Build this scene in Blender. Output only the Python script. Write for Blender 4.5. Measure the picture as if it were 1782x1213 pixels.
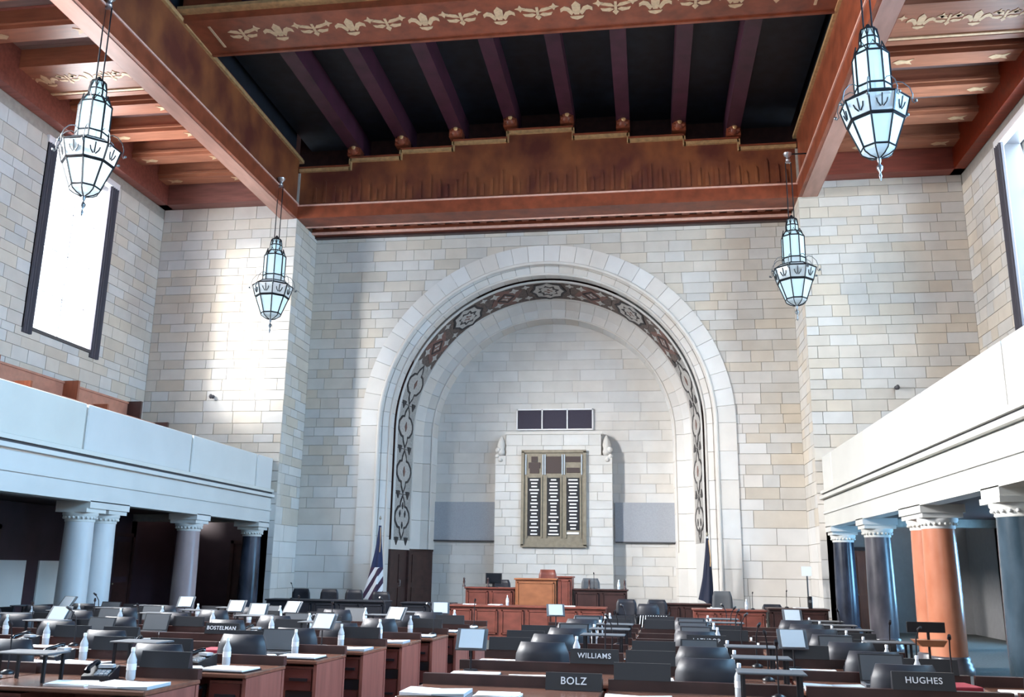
import bpy, bmesh, math, random
from mathutils import Vector, Matrix
R = math.radians
rnd = random.Random(7)
for o in list(bpy.data.objects): bpy.data.objects.remove(o)
scn = bpy.context.scene
col = scn.collection

# ------------------------------------------------------------------ camera
F, YAW, PITCH, ROLL = 1587.99, 0.148994, 0.235525, 0.0146974
fw = Vector((-math.sin(YAW)*math.cos(PITCH), math.cos(YAW)*math.cos(PITCH), math.sin(PITCH)))
r0 = Vector((math.cos(YAW), math.sin(YAW), 0)); u0 = r0.cross(fw)
rr = r0*math.cos(ROLL) + u0*math.sin(ROLL); uu = -r0*math.sin(ROLL) + u0*math.cos(ROLL)
cam = bpy.data.cameras.new('camera'); camo = bpy.data.objects.new('camera', cam); col.objects.link(camo)
m3 = Matrix((rr, uu, -fw)).transposed()
camo.matrix_world = Matrix.Translation((3.05, 0, 1.6)) @ m3.to_4x4()
cam.sensor_fit = 'HORIZONTAL'; cam.sensor_width = 36; cam.lens = F/1782*36
cam.clip_start = .05; cam.clip_end = 300
scn.camera = camo

# ------------------------------------------------------------------ world and light
w = bpy.data.worlds.new('world'); scn.world = w; w.use_nodes = True
bg = w.node_tree.nodes['Background']
bg.inputs['Color'].default_value = (.80, .90, 1, 1); bg.inputs['Strength'].default_value = 3.0
def area(name, loc, rot, sx, sy, power, color, spread=180):
    l = bpy.data.lights.new(name, 'AREA'); l.shape = 'RECTANGLE'; l.size = sx; l.size_y = sy
    l.energy = power; l.color = color; l.spread = R(spread)
    o = bpy.data.objects.new(name, l); o.location = loc; o.rotation_euler = rot; col.objects.link(o)
    return o
WIN_Y = (4.85, 12.85, 20.85)           # window centres along both long walls
for i, y in enumerate(WIN_Y):
    area('window_daylight', (-12.75, y, 9.5), (0, R((-62, -58, -82)[i]), 0), 5.2, 3.2, (2200, 9000, 2100)[i], ((.80, .90, 1), (1, .99, .975), (.93, .97, 1))[i], (130, 125, 178)[i])
    area('window_daylight', (12.75, y, 9.5), (0, R((66, 66, 80)[i]), 0), 5.2, 3.2, (3300, 3500, 1900)[i], ((.30, .64, 1), (.30, .64, 1), (.66, .86, 1))[i], (150, 150, 178)[i])
area('rear_fill_light', (2, -5.2, 7.5), (R(90), 0, 0), 11, 9, 420, (.80, .89, 1))  # added fill from behind the camera; the rear wall has no window
sl = bpy.data.lights.new('low_sun', 'SUN'); sl.energy = 19.0; sl.angle = R(17); sl.color = (1, .98, .94)
so = bpy.data.objects.new('low_sun', sl); col.objects.link(so)
so.rotation_euler = Vector((.82, 1, -.33)).to_track_quat('-Z', 'Y').to_euler()
LOWW = (18.4, 23.2)                    # low windows in the right wall, under the gallery
for y in LOWW: area('low_window_daylight', (12.45, y, 1.65), (0, R(90), 0), 1.5, 1.7, 480, (.22, .58, 1), 178)
scn.view_settings.view_transform = 'Standard'; scn.view_settings.look = 'None'
scn.view_settings.gamma = 1; scn.view_settings.use_curve_mapping = False
scn.view_settings.exposure = -0.24

# ------------------------------------------------------------------ materials
def mat(name, color, rough=.6, metal=0, noise=0, scale=6, rand=0, spec=.5, bump=0, stretch=None, color2=None, emit=0, alpha=None, coat=0, hue=0):
    m = bpy.data.materials.new(name); m.use_nodes = True; nt = m.node_tree
    b = nt.nodes['Principled BSDF']; N = nt.nodes.new; L = nt.links.new
    b.inputs['Base Color'].default_value = (*color, 1); b.inputs['Roughness'].default_value = rough
    b.inputs['Metallic'].default_value = metal; b.inputs['Specular IOR Level'].default_value = spec
    b.inputs['Coat Weight'].default_value = coat
    src = None
    geo = None
    if noise or bump or color2:
        geo = N('ShaderNodeNewGeometry'); mp = N('ShaderNodeMapping'); L(geo.outputs['Position'], mp.inputs['Vector'])
        if stretch: mp.inputs['Scale'].default_value = stretch
        nz = N('ShaderNodeTexNoise'); nz.inputs['Scale'].default_value = scale; nz.inputs['Detail'].default_value = 5
        L(mp.outputs[0], nz.inputs['Vector'])
    if color2:
        cr = N('ShaderNodeValToRGB'); cr.color_ramp.elements[0].position = .35; cr.color_ramp.elements[1].position = .65
        cr.color_ramp.elements[0].color = (*color, 1); cr.color_ramp.elements[1].color = (*color2, 1)
        L(nz.outputs['Fac'], cr.inputs[0]); src = cr.outputs[0]
    elif noise:
        hs = N('ShaderNodeHueSaturation'); hs.inputs['Color'].default_value = (*color, 1)
        mr = N('ShaderNodeMapRange'); mr.inputs[1].default_value = .3; mr.inputs[2].default_value = .7
        mr.inputs[3].default_value = 1-noise; mr.inputs[4].default_value = 1+noise
        L(nz.outputs['Fac'], mr.inputs[0]); L(mr.outputs[0], hs.inputs['Value']); src = hs.outputs[0]
    if rand:
        oi = N('ShaderNodeObjectInfo'); h2 = N('ShaderNodeHueSaturation')
        mr = N('ShaderNodeMapRange'); mr.inputs[3].default_value = 1-rand; mr.inputs[4].default_value = 1+rand*.6
        L(oi.outputs['Random'], mr.inputs[0]); L(mr.outputs[0], h2.inputs['Value'])
        ms = N('ShaderNodeMath'); ms.operation = 'MULTIPLY'; ms.inputs[1].default_value = 17.3
        fr = N('ShaderNodeMath'); fr.operation = 'FRACT'; L(oi.outputs['Random'], ms.inputs[0]); L(ms.outputs[0], fr.inputs[0])
        m2 = N('ShaderNodeMapRange'); m2.inputs[3].default_value = .3; m2.inputs[4].default_value = 1.5
        L(fr.outputs[0], m2.inputs[0]); L(m2.outputs[0], h2.inputs['Saturation'])
        if src: L(src, h2.inputs['Color'])
        else: h2.inputs['Color'].default_value = (*color, 1)
        src = h2.outputs[0]
    if src: L(src, b.inputs['Base Color'])
    if bump:
        bp = N('ShaderNodeBump'); bp.inputs['Strength'].default_value = bump; bp.inputs['Distance'].default_value = .02
        L(nz.outputs['Fac'], bp.inputs['Height']); L(bp.outputs[0], b.inputs['Normal'])
    if emit:
        b.inputs['Emission Color'].default_value = (*color, 1); b.inputs['Emission Strength'].default_value = emit
    if alpha is not None: b.inputs['Alpha'].default_value = alpha
    return m
STONE = mat('limestone_block', (.565, .52, .465), .8, noise=.06, scale=2.2, rand=.085, spec=.25)
SMOOTH = mat('dressed_limestone', (.66, .63, .60), .7, noise=.05, scale=1.5, rand=.05, spec=.3)
NICHE = mat('niche_limestone', (.62, .60, .575), .8, noise=.05, scale=2, rand=.06, spec=.25)
MORTAR = mat('mortar', (.38, .35, .31), .9, noise=.1, scale=8)
MORTAR2 = mat('pale_mortar', (.50, .48, .46), .9, noise=.1, scale=8)
BALC = mat('balcony_limestone', (.64, .63, .60), .65, noise=.035, scale=1.2, spec=.35, rand=.04)
PLASTER = mat('plaster', (.55, .52, .50), .8, noise=.05, scale=1)
CEILW = mat('red_brown_timber', (.21, .050, .022), .42, noise=.30, scale=3, stretch=(1, 1, 1), spec=.5)
CEILG = mat('joist_timber', (.30, .115, .065), .42, noise=.22, scale=2.5, stretch=(.5, 4, 4), spec=.5)
CEILB = mat('ceiling_board_timber', (.22, .066, .05), .5, noise=.22, scale=2.5, stretch=(.5, 5, 4), rand=.2)
CARVED = mat('carved_beam_face', (.10, .022, .014), .5, color2=(.24, .075, .026), scale=1.1, stretch=(1.2, 1, .8), bump=.3)
UNDER = mat('light_toned_underside_timber', (.36, .19, .15), .4, noise=.15, scale=2, stretch=(3, .6, 1))  # paler than the beam: light falling on the underside put into the colour
PURPLE = mat('violet_painted_beam', (.050, .012, .026), .5, noise=.3, scale=2)
NAVY = mat('dark_coffer_panel', (.006, .009, .016), .6, noise=.5, scale=3)
GOLD = mat('old_gilding', (.58, .36, .17), .45, metal=.35, noise=.2, scale=9)
GOLDP = mat('gilded_motif_paint', (.60, .43, .27), .5, metal=.15, noise=.15, scale=12)
ROSE = mat('rose_bead', (.72, .42, .34), .35, noise=.1, scale=9)
DARKW = mat('dark_walnut', (.045, .018, .016), .4, noise=.3, scale=5)
DESKT = mat('desk_top_wood', (.17, .075, .050), .24, noise=.18, scale=3, stretch=(.7, 5, 5), coat=.25)
DESKS = mat('desk_side_wood', (.25, .085, .065), .4, noise=.2, scale=3, stretch=(5, 5, .7))
DRAW = mat('drawer_front_wood', (.13, .035, .03), .4, noise=.2, scale=4)
RED = mat('rostrum_red_wood', (.20, .055, .038), .4, noise=.22, scale=4, stretch=(1, 1, 2))
ORANGE = mat('rostrum_orange_wood', (.34, .125, .055), .4, noise=.15, scale=4, stretch=(1, 1, 2))
LEATH = mat('black_leather', (.018, .018, .026), .5, noise=.2, scale=9)
BLACK = mat('black_plastic', (.012, .012, .016), .4)
BLACKG = mat('black_gloss', (.010, .012, .016), .15)
GREY = mat('grey_plastic', (.10, .105, .115), .65, spec=.3)
GREYL = mat('light_grey_plastic', (.42, .43, .45), .5)
STEELD = mat('tarnished_steel', (.16, .18, .20), .35, metal=.8)
STEEL = mat('brushed_steel', (.55, .55, .58), .3, metal=.9)
PAPER = mat('white_paper', (.86, .86, .88), .8)
PAPERB = mat('pale_blue_paper', (.42, .47, .52), .8)
REDP = mat('red_folder', (.35, .03, .05), .6)
IRON = mat('chandelier_iron', (.012, .016, .022), .45, metal=.4)
ACOU = mat('grey_acoustic_cloth', (.34, .36, .40), .9, noise=.06, scale=30)
GRID = mat('dark_violet_grille', (.030, .024, .045), .7, noise=.2, scale=40)
HEAD = mat('dark_brown_panel', (.055, .035, .032), .5)
BRONZE = mat('dull_brass_frame', (.27, .235, .18), .45, metal=.4, noise=.15, scale=8)
CARPET = mat('grey_green_carpet', (.085, .085, .075), .95, noise=.25, scale=25)
REDM = mat('red_marble', (.44, .155, .085), .22, color2=(.56, .23, .14), scale=2.2, stretch=(1, 1, .5))
DARKM = mat('black_marble', (.012, .014, .024), .24, color2=(.045, .055, .085), scale=3, stretch=(1, 1, .4))
GREYM = mat('grey_veined_marble', (.04, .038, .048), .3, color2=(.11, .10, .115), scale=3, stretch=(1, 1, .4))
TEALM = mat('blue_black_marble', (.012, .024, .034), .18, color2=(.05, .075, .10), scale=2, stretch=(1, 1, .5))
PALEM = mat('pale_marble', (.52, .53, .55), .3, color2=(.62, .62, .63), scale=2, stretch=(1, 1, .4))
MAUVEM = mat('mauve_marble', (.30, .22, .23), .25, color2=(.40, .31, .31), scale=2, stretch=(1, 1, .4))
MOSG = mat('mosaic_ground_grey', (.36, .345, .33), .6, noise=.25, scale=22)
MOSB = mat('mosaic_ground_brown', (.115, .085, .075), .6, noise=.4, scale=18)
MOSD = mat('mosaic_dark_tile', (.030, .026, .028), .5, noise=.3, scale=20)
MOSL = mat('mosaic_pale_tile', (.44, .42, .40), .5, noise=.2, scale=20)
MOSR = mat('mosaic_rust_tile', (.17, .085, .070), .5, noise=.2, scale=20)
UGW = {-1: mat('dark_maroon_panelling', (.045, .022, .030), .5, noise=.2, scale=2), 1: mat('shade_toned_aisle_plaster', (.30, .29, .29), .8, noise=.05)}  # wall colours darkened to carry the shade under the galleries
PEWW = mat('bench_oak', (.42, .19, .13), .5, noise=.15, scale=5)
PINKB = mat('parapet_inner_rail', (.50, .25, .20), .5, noise=.15, scale=5)
DOORW = mat('orange_red_door_wood', (.26, .075, .035), .4, noise=.2, scale=3, stretch=(4, 4, .6))
DRAPE = mat('dark_grey_drape', (.075, .070, .085), .9)
FRAMED = mat('dark_window_metal', (.05, .048, .055), .5)
WATER = mat('clear_bottle', (.72, .76, .80), .12, spec=.8, alpha=.7)
WHITE = mat('white_plastic', (.80, .80, .82), .4)
def glassmat(name, col_, emit, trans):
    m = bpy.data.materials.new(name); m.use_nodes = True; nt = m.node_tree; N = nt.nodes.new; L = nt.links.new
    nt.nodes.remove(nt.nodes['Principled BSDF']); out = nt.nodes['Material Output']
    d = N('ShaderNodeBsdfDiffuse'); d.inputs[0].default_value = (*col_, 1)
    t = N('ShaderNodeBsdfTranslucent'); t.inputs[0].default_value = (*col_, 1)
    g = N('ShaderNodeBsdfGlossy'); g.inputs['Roughness'].default_value = .08; g.inputs[0].default_value = (1, 1, 1, 1)
    tr = N('ShaderNodeBsdfTransparent'); e = N('ShaderNodeEmission'); e.inputs[0].default_value = (*col_, 1); e.inputs[1].default_value = emit
    a = N('ShaderNodeMixShader'); a.inputs[0].default_value = .5; L(d.outputs[0], a.inputs[1]); L(t.outputs[0], a.inputs[2])
    b = N('ShaderNodeMixShader'); b.inputs[0].default_value = trans; L(a.outputs[0], b.inputs[1]); L(tr.outputs[0], b.inputs[2])
    c = N('ShaderNodeMixShader'); c.inputs[0].default_value = .08; L(b.outputs[0], c.inputs[1]); L(g.outputs[0], c.inputs[2])
    if emit:
        ad = N('ShaderNodeAddShader'); L(c.outputs[0], ad.inputs[0]); L(e.outputs[0], ad.inputs[1]); L(ad.outputs[0], out.inputs[0])
    else: L(c.outputs[0], out.inputs[0])
    return m
LGLASS = glassmat('added_glow_milk_glass', (.66, .86, .93), .34, .12)  # added glow imitates daylight coming through the unlit lantern glass
LGLASS2 = glassmat('etched_shoulder_glass', (.62, .70, .75), .14, .30)  # weaker added glow, also imitating daylight in the glass
PANE = glassmat('window_pane', (.95, .97, 1), 0, .985)

# ------------------------------------------------------------------ mesh helpers
class MB:
    def __init__(s): s.v = []; s.f = []; s.sm = []
    def add(s, vs, fs, smooth=False):
        n = len(s.v); s.v += [tuple(v) for v in vs]; s.f += [tuple(i+n for i in f) for f in fs]; s.sm += [smooth]*len(fs); return s
    def box(s, x0, x1, y0, y1, z0, z1):
        return s.add([(x, y, z) for z in (z0, z1) for y in (y0, y1) for x in (x0, x1)],
            [(0, 2, 3, 1), (4, 5, 7, 6), (0, 1, 5, 4), (2, 6, 7, 3), (0, 4, 6, 2), (1, 3, 7, 5)])
    def bbox(s, x0, x1, y0, y1, z0, z1, c=.01):
        # box with chamfered edges round the vertical axis and the top
        P = lambda i, z: [(x0+i, y0, z), (x1-i, y0, z), (x1, y0+i, z), (x1, y1-i, z), (x1-i, y1, z), (x0+i, y1, z), (x0, y1-i, z), (x0, y0+i, z)]
        Q = lambda z: [(min(max(x, x0+c), x1-c), min(max(y, y0+c), y1-c), z) for x, y, _ in P(c, z)]
        vs = Q(z0)+P(c, z0+c)+P(c, z1-c)+Q(z1)
        fs = [tuple(range(7, -1, -1)), tuple(range(24, 32))]
        for k in range(3):
            for i in range(8):
                j = (i+1) % 8; fs.append((k*8+i, k*8+j, k*8+8+j, k*8+8+i))
        return s.add(vs, fs)
    def hexa(s, p):   # 8 points: bottom 4 ccw, top 4 ccw
        return s.add(p, [(3, 2, 1, 0), (4, 5, 6, 7), (0, 1, 5, 4), (1, 2, 6, 5), (2, 3, 7, 6), (3, 0, 4, 7)])
    def prism(s, poly, a, b, axis='y'):
        n = len(poly)
        f = {'y': lambda p, t: (p[0], t, p[1]), 'x': lambda p, t: (t, p[0], p[1]), 'z': lambda p, t: (p[0], p[1], t)}[axis]
        vs = [f(p, a) for p in poly]+[f(p, b) for p in poly]
        return s.add(vs, [tuple(range(n))[::-1], tuple(range(n, 2*n))]+[(i, (i+1) % n, n+(i+1) % n, n+i) for i in range(n)])
    def tube(s, pts, r, n=6, smooth=True):
        pts = [Vector(p) for p in pts]; rings = []
        for i, p in enumerate(pts):
            d = (pts[min(i+1, len(pts)-1)]-pts[max(i-1, 0)]).normalized()
            a = d.orthogonal().normalized() if i == 0 else (a-d*a.dot(d)).normalized()
            b = d.cross(a); rad = r[i] if isinstance(r, (list, tuple)) else r
            rings.append([p+(a*math.cos(2*math.pi*k/n)+b*math.sin(2*math.pi*k/n))*rad for k in range(n)])
        vs = [v for q in rings for v in q]; fs = []
        for i in range(len(pts)-1):
            for k in range(n): j = (k+1) % n; fs.append((i*n+k, i*n+j, (i+1)*n+j, (i+1)*n+k))
        s.add(vs, fs, smooth); m = len(vs)
        s.add(rings[0], [tuple(range(n))[::-1]]); s.add(rings[-1], [tuple(range(n))]); return s
    def lathe(s, prof, n=16, c=(0, 0, 0), smooth=True, ph=0, cap=True):
        vs = []; fs = []
        for r_, z in prof:
            for k in range(n):
                a = 2*math.pi*(k+ph)/n; vs.append((c[0]+r_*math.cos(a), c[1]+r_*math.sin(a), c[2]+z))
        for i in range(len(prof)-1):
            for k in range(n): j = (k+1) % n; fs.append((i*n+k, i*n+j, (i+1)*n+j, (i+1)*n+k))
        s.add(vs, fs, smooth)
        if cap: s.add(vs[:n], [tuple(range(n))[::-1]]); s.add(vs[-n:], [tuple(range(n))])
        return s
    def ball(s, c, rx, ry=None, rz=None, n=10, m=6):
        ry = ry or rx; rz = rz or rx
        vs = [(c[0], c[1], c[2]-rz)]; 
        for i in range(1, m):
            t = -math.pi/2+math.pi*i/m
            for k in range(n): a = 2*math.pi*k/n; vs.append((c[0]+rx*math.cos(t)*math.cos(a), c[1]+ry*math.cos(t)*math.sin(a), c[2]+rz*math.sin(t)))
        vs.append((c[0], c[1], c[2]+rz)); fs = []
        for k in range(n): j = (k+1) % n; fs.append((0, 1+j, 1+k)); fs.append((len(vs)-1, 1+(m-2)*n+k, 1+(m-2)*n+j))
        for i in range(m-2):
            for k in range(n): j = (k+1) % n; fs.append((1+i*n+k, 1+i*n+j, 1+(i+1)*n+j, 1+(i+1)*n+k))
        return s.add(vs, fs, True)
    def xf(s, M): s.v = [tuple(M @ Vector(v)) for v in s.v]; return s
    def mesh(s, name, m):
        me = bpy.data.meshes.new(name); me.from_pydata(s.v, [], s.f); me.materials.append(m)
        me.polygons.foreach_set('use_smooth', s.sm); me.update(); return me
    def build(s, name, m, parent=None):
        me = s.mesh(name, m); bm = bmesh.new(); bm.from_mesh(me); bmesh.ops.recalc_face_normals(bm, faces=bm.faces); bm.to_mesh(me); bm.free()
        o = bpy.data.objects.new(name, me); col.objects.link(o)
        if parent: o.parent = parent
        return o
def B(*a): return MB().box(*a)
def tag(o, label=None, cat=None, group=None, kind=None):
    if label: o['label'] = label
    if cat: o['category'] = cat
    if group: o['group'] = group
    if kind: o['kind'] = kind
    return o
def thing(name, label, cat, loc=(0, 0, 0), rz=0, group=None, kind=None):
    o = bpy.data.objects.new(name, None); col.objects.link(o); o.location = loc; o.rotation_euler = (0, 0, rz)
    o.empty_display_size = .2
    return tag(o, label, cat, group, kind)
def struct(o, label, cat='structure'): return tag(o, label, cat, None, 'structure')
KIDS = {}
def copy_tree(o, parent=None):
    c = o.copy(); col.objects.link(c); c.parent = parent
    for ch in [x for x in bpy.data.objects if x.parent == o] if o.name not in KIDS else KIDS[o.name]: copy_tree(ch, c)
    return c
def freeze(o):
    def rec(q):
        KIDS[q.name] = [x for x in bpy.data.objects if x.parent == q]
        for k in KIDS[q.name]: rec(k)
    rec(o)
def place(proto, loc, rz, label, group):
    c = copy_tree(proto); c.location = loc; c.rotation_euler = (0, 0, rz); tag(c, label, None, group); return c

# ------------------------------------------------------------------ block walls
UNIT = {}
def unit_cube(m):
    if m.name not in UNIT:
        UNIT[m.name] = MB().box(-.5, .5, -.5, .5, -.5, .5).mesh('stone_block', m)
    return UNIT[m.name]
def blocks(parent, P, U, Nn, spans, z0, z1, m, seed, h=(.24, .36), ln=(.45, .95), limit=300, near=None, proud=.02, g=.014, mat_of=None, big=None):
    """stone blocks on the plane through P (U along, Nn outwards); spans(za, zb) gives lists of (ulo_a, uhi_a, ulo_b, uhi_b)"""
    rn = random.Random(seed); U = Vector(U); Nn = Vector(Nn); P = Vector(P); Z = Vector((0, 0, 1)); out = []
    z = z0
    while z < z1-.05:
        hh = rn.uniform(*h)
        if big and z < big: hh = rn.uniform(.42, .5)
        if z1-z-hh < .15: hh = z1-z
        for ua0, ua1, ub0, ub1 in spans(z+g/2, z+hh-g/2):
            lo, hi = max(ua0, ub0), min(ua1, ub1); first = min(ua0, ub0) < lo-1e-4; last = max(ua1, ub1) > hi+1e-4
            u = lo; k = 0
            off = rn.uniform(.3, 1)
            while u < hi-1e-3:
                L_ = rn.uniform(*ln)*(1.5 if big and z < big else 1)*(off if k == 0 else 1)
                if hi-u-L_ < .22: L_ = hi-u
                a0 = a1 = u+g/2; b0 = b1 = u+L_-g/2
                if k == 0: a0, a1 = ua0+g/2, ub0+g/2
                if u+L_ >= hi-1e-3: b0, b1 = ua1-g/2, ub1-g/2
                if min(b0-a0, b1-a1) > .03: out.append((a0, b0, a1, b1, z+g/2, z+hh-g/2))
                u += L_; k += 1
        z += hh
    if near is not None: out.sort(key=lambda q: near(P+U*((q[0]+q[1])/2)+Z*q[4]))
    else: rn.shuffle(out)
    R3 = Matrix((U, Nn, Z)).transposed().to_4x4()
    rest = {}
    for i, (a0, b0, a1, b1, za, zb) in enumerate(out):
        mm = mat_of((a0+b0)/2, (za+zb)/2) if mat_of else m
        pr = proud+rn.uniform(0, .006)
        if i < limit:
            if abs(a0-a1) < 1e-4 and abs(b0-b1) < 1e-4:
                o = bpy.data.objects.new('stone_block', unit_cube(mm)); col.objects.link(o)
                c = P+U*((a0+b0)/2)+Nn*(pr/2)+Z*((za+zb)/2)
                o.matrix_world = Matrix.Translation(c) @ R3 @ Matrix.Diagonal((b0-a0, pr, zb-za, 1)); 
                mw = o.matrix_world.copy(); o.parent = parent; o.matrix_world = mw
            else:
                q = [(a0, 0, za), (b0, 0, za), (b0, pr, za), (a0, pr, za), (a1, 0, zb), (b1, 0, zb), (b1, pr, zb), (a1, pr, zb)]
                MB().hexa([P+U*x+Nn*y+Z*zz for x, y, zz in q]).build('stone_block', mm, parent)
        else:
            q = [(a0, 0, za), (b0, 0, za), (b0, pr, za), (a0, pr, za), (a1, 0, zb), (b1, 0, zb), (b1, pr, zb), (a1, pr, zb)]
            rest.setdefault(mm.name, (mm, MB()))[1].hexa([P+U*x+Nn*y+Z*zz for x, y, zz in q])
    for mm, b in rest.values(): tag(b.build('stone_block', mm, parent), kind='stuff')

RX, GX, WX = 7.42, 7.58, 11.8          # reveal, gallery front, outer wall
YE, YF, YN = 25.0, 26.75, 29.67        # gallery end wall, far wall, niche back
ZC = 5.75                              # springing of the arch
YB = -6.0

# ------------------------------------------------------------------ floor and shell
struct(B(-13.2, 13.2, YB, 30.2, -.2, 0).build('floor', CARPET), 'grey-green carpeted chamber floor under the desks', 'floor')

def circ(r, z): return math.sqrt(max(r*r-(z-ZC)**2, 0)) if z > ZC else r
# far wall with arched opening (a mesh of strips)
wf = MB(); RO = 5.05; zs = [0]+[ZC+RO*math.sin(R(a)) for a in range(0, 91, 3)]
for za, zb in zip(zs, zs[1:]):
    for s in (-1, 1):
        xa, xb = circ(RO, za), circ(RO, zb)
        wf.hexa([(s*xa, YF, za), (s*7.9, YF, za), (s*7.9, YF+.4, za), (s*xa, YF+.4, za), (s*xb, YF, zb), (s*7.9, YF, zb), (s*7.9, YF+.4, zb), (s*xb, YF+.4, zb)])
wf.box(-7.9, 7.9, YF, YF+.4, ZC+RO, 13)
wall_far = struct(wf.build('wall_far', MORTAR), 'far limestone wall around the great arch', 'wall')
def far_spans(za, zb):
    if za > ZC+5.3: return [(-RX, RX, -RX, RX)]
    xa, xb = circ(5.3, za), circ(5.3, zb)
    return [(-RX, -xa, -RX, -xb), (xa, RX, xb, RX)]
def far_mat(u, z):
    if z < 2.9: return SMOOTH
    if abs(u) < 6.15 and z < 6.5: return SMOOTH
    return STONE
blocks(wall_far, (0, YF, 0), (1, 0, 0), (0, -1, 0), far_spans, .0, 11.86, STONE, 3, near=lambda p: (p-Vector((3, 26, 7))).length, mat_of=far_mat, big=2.8)

# niche back wall
nb = B(-4.8, 4.8, YN, YN+.3, 0, 10.6)
wall_back = struct(nb.build('wall_back', MORTAR2), 'pale limestone back wall of the arched niche', 'wall')
def niche_spans(za, zb):
    xa, xb = circ(4.05, za), circ(4.05, zb)
    if zb > ZC+4.0: return []
    return [(-xa, xa, -xb, xb)]
blocks(wall_back, (0, YN, 0), (1, 0, 0), (0, -1, 0), niche_spans, 0, 9.74, NICHE, 5, h=(.28, .38), ln=(.7, 1.2), proud=.014, g=.012)

# ------------------------------------------------------------------ arch surround: rings of voussoirs, moulding, mosaic soffit
arch = struct(MB().box(-.2, .2, YF+.2, YF+.3, ZC+5.05, ZC+5.2).build('trim_1', SMOOTH), 'moulded limestone arch surround with patterned soffit band', 'arch')
def path(s):      # s in metres from the right foot over the top to the left foot; returns unit point
    pass
LEG = ZC
def ring_piece(r0_, y0_, r1_, y1_, thick, a0, a1, n=3):
    """piece of a ring between angles a0..a1 whose face runs from (r0,y0) to (r1,y1), thick behind"""
    mb = MB(); vs = []; dx, dy = r1_-r0_, y1_-y0_; l = math.hypot(dx, dy); nx, ny = (dy/l, -dx/l)
    if r1_ > r0_ and abs(dy) < 1e-6: nx, ny = 0, 1
    prof = [(r0_, y0_), (r1_, y1_), (r1_+nx*thick, y1_+abs(ny)*thick), (r0_+nx*thick, y0_+abs(ny)*thick)]
    for i in range(n+1):
        a = a0+(a1-a0)*i/n
        for r_, y_ in prof: vs.append((r_*math.cos(a), y_, ZC+r_*math.sin(a)))
    fs = [(0, 1, 2, 3), tuple(n*4+k for k in (3, 2, 1, 0))]
    for i in range(n):
        for k in range(4): j = (k+1) % 4; fs.append((i*4+k, i*4+j, (i+1)*4+j, (i+1)*4+k))
    return mb.add(vs, fs)
def leg_piece(sgn, r0_, y0_, r1_, y1_, thick, z0, z1):
    dx, dy = r1_-r0_, y1_-y0_; l = math.hypot(dx, dy); nx, ny = (dy/l, -dx/l)
    if abs(dy) < 1e-6: nx, ny = 0, 1
    prof = [(r0_, y0_), (r1_, y1_), (r1_+nx*thick, y1_+abs(ny)*thick), (r0_+nx*thick, y0_+abs(ny)*thick)]
    return MB().hexa([(sgn*x, y, z0) for x, y in prof]+[(sgn*x, y, z1) for x, y in prof])
def ring(r0_, y0_, r1_, y1_, thick, nv, zfoot, name='voussoir', m=SMOOTH, gap=.0010, leg_h=.85, zleft=None):
    for k in range(nv):
        a0, a1 = math.pi*k/nv, math.pi*(k+1)/nv
        ring_piece(r0_, y0_, r1_, y1_, thick, a0+gap, a1-gap).build(name, m, arch)
    for s in (-1, 1):
        z = zleft if (zleft and s < 0) else zfoot; nn = max(1, round((ZC-z)/leg_h)); st = (ZC-z)/nn
        for i in range(nn):
            leg_piece(s, r0_, y0_, r1_, y1_, thick, z+.005, z+st-.005).build(name, m, arch); z += st
ring(5.60, YF-.07, 5.02, YF-.07, .2, 34, 0)                 # flat outer ring
ring(5.02, YF-.02, 4.94, YF+.14, .25, 34, 0)                # groove
ring(4.94, YF+.06, 4.74, YF+.22, .3, 34, 0)                 # second ring, splayed
ring(4.74, YF+.22, 4.74, YF+.62, .3, 34, 0)                 # start of the soffit
ring(4.44, 28.72, 4.20, 29.05, .3, 28, 0, zleft=2.12)                   # soffit behind the band
ring(4.20, 29.05, 3.92, 29.12, .3, 28, 0, zleft=2.12)                   # ring face
ring(3.92, 29.12, 3.86, 29.66, .3, 28, 0, zleft=2.12)                   # return to the niche wall
# roll moulding
def arc_tube(r_, y_, rad, name, m, z0=0):
    pts = [(r_, y_, z0), (r_, y_, ZC)]+[(r_*math.cos(R(a)), y_, ZC+r_*math.sin(R(a))) for a in range(4, 180, 4)]+[(-r_, y_, ZC), (-r_, y_, z0)]
    MB().tube(pts, rad, 8).build(name, m, arch)
arc_tube(5.03, YF-.07, .055, 'roll_moulding', SMOOTH)
arc_tube(4.75, YF+.20, .04, 'roll_moulding', SMOOTH)
arc_tube(3.93, 29.12, .03, 'roll_moulding', SMOOTH, 2.12)
# soffit band: local (s, t): s along, t across 0..1
RA, YA, RB2, YB2, ZF = 4.68, 27.37, 4.44, 28.72, 2.37
LL = ZC-ZF; RM = 4.6; TOT = 2*LL+math.pi*RM
def band(s, t, lift=0):
    r_ = RA+(RB2-RA)*t-lift; y = YA+(YB2-YA)*t
    if s < LL: return (r_, y, ZF+s)
    if s > TOT-LL: return (-r_, y, ZF+TOT-s)
    a = (s-LL)/RM; return (r_*math.cos(a), y, ZC+r_*math.sin(a))
def strip(s0, s1, t0, t1, lift, name, m, n=None):
    n = n or max(1, int((s1-s0)/.3)); vs = []; fs = []
    for i in range(n+1):
        s = s0+(s1-s0)*i/n; vs += [band(s, t0, lift), band(s, t1, lift), band(s, t1, lift-.03), band(s, t0, lift-.03)]
    for i in range(n):
        for k in range(4): j = (k+1) % 4; fs.append((i*4+k, i*4+j, i*4+4+j, i*4+4+k))
    fs += [(0, 1, 2, 3), (n*4+3, n*4+2, n*4+1, n*4)]
    return MB().add(vs, fs)
NC = 15; CL = TOT/NC
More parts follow.
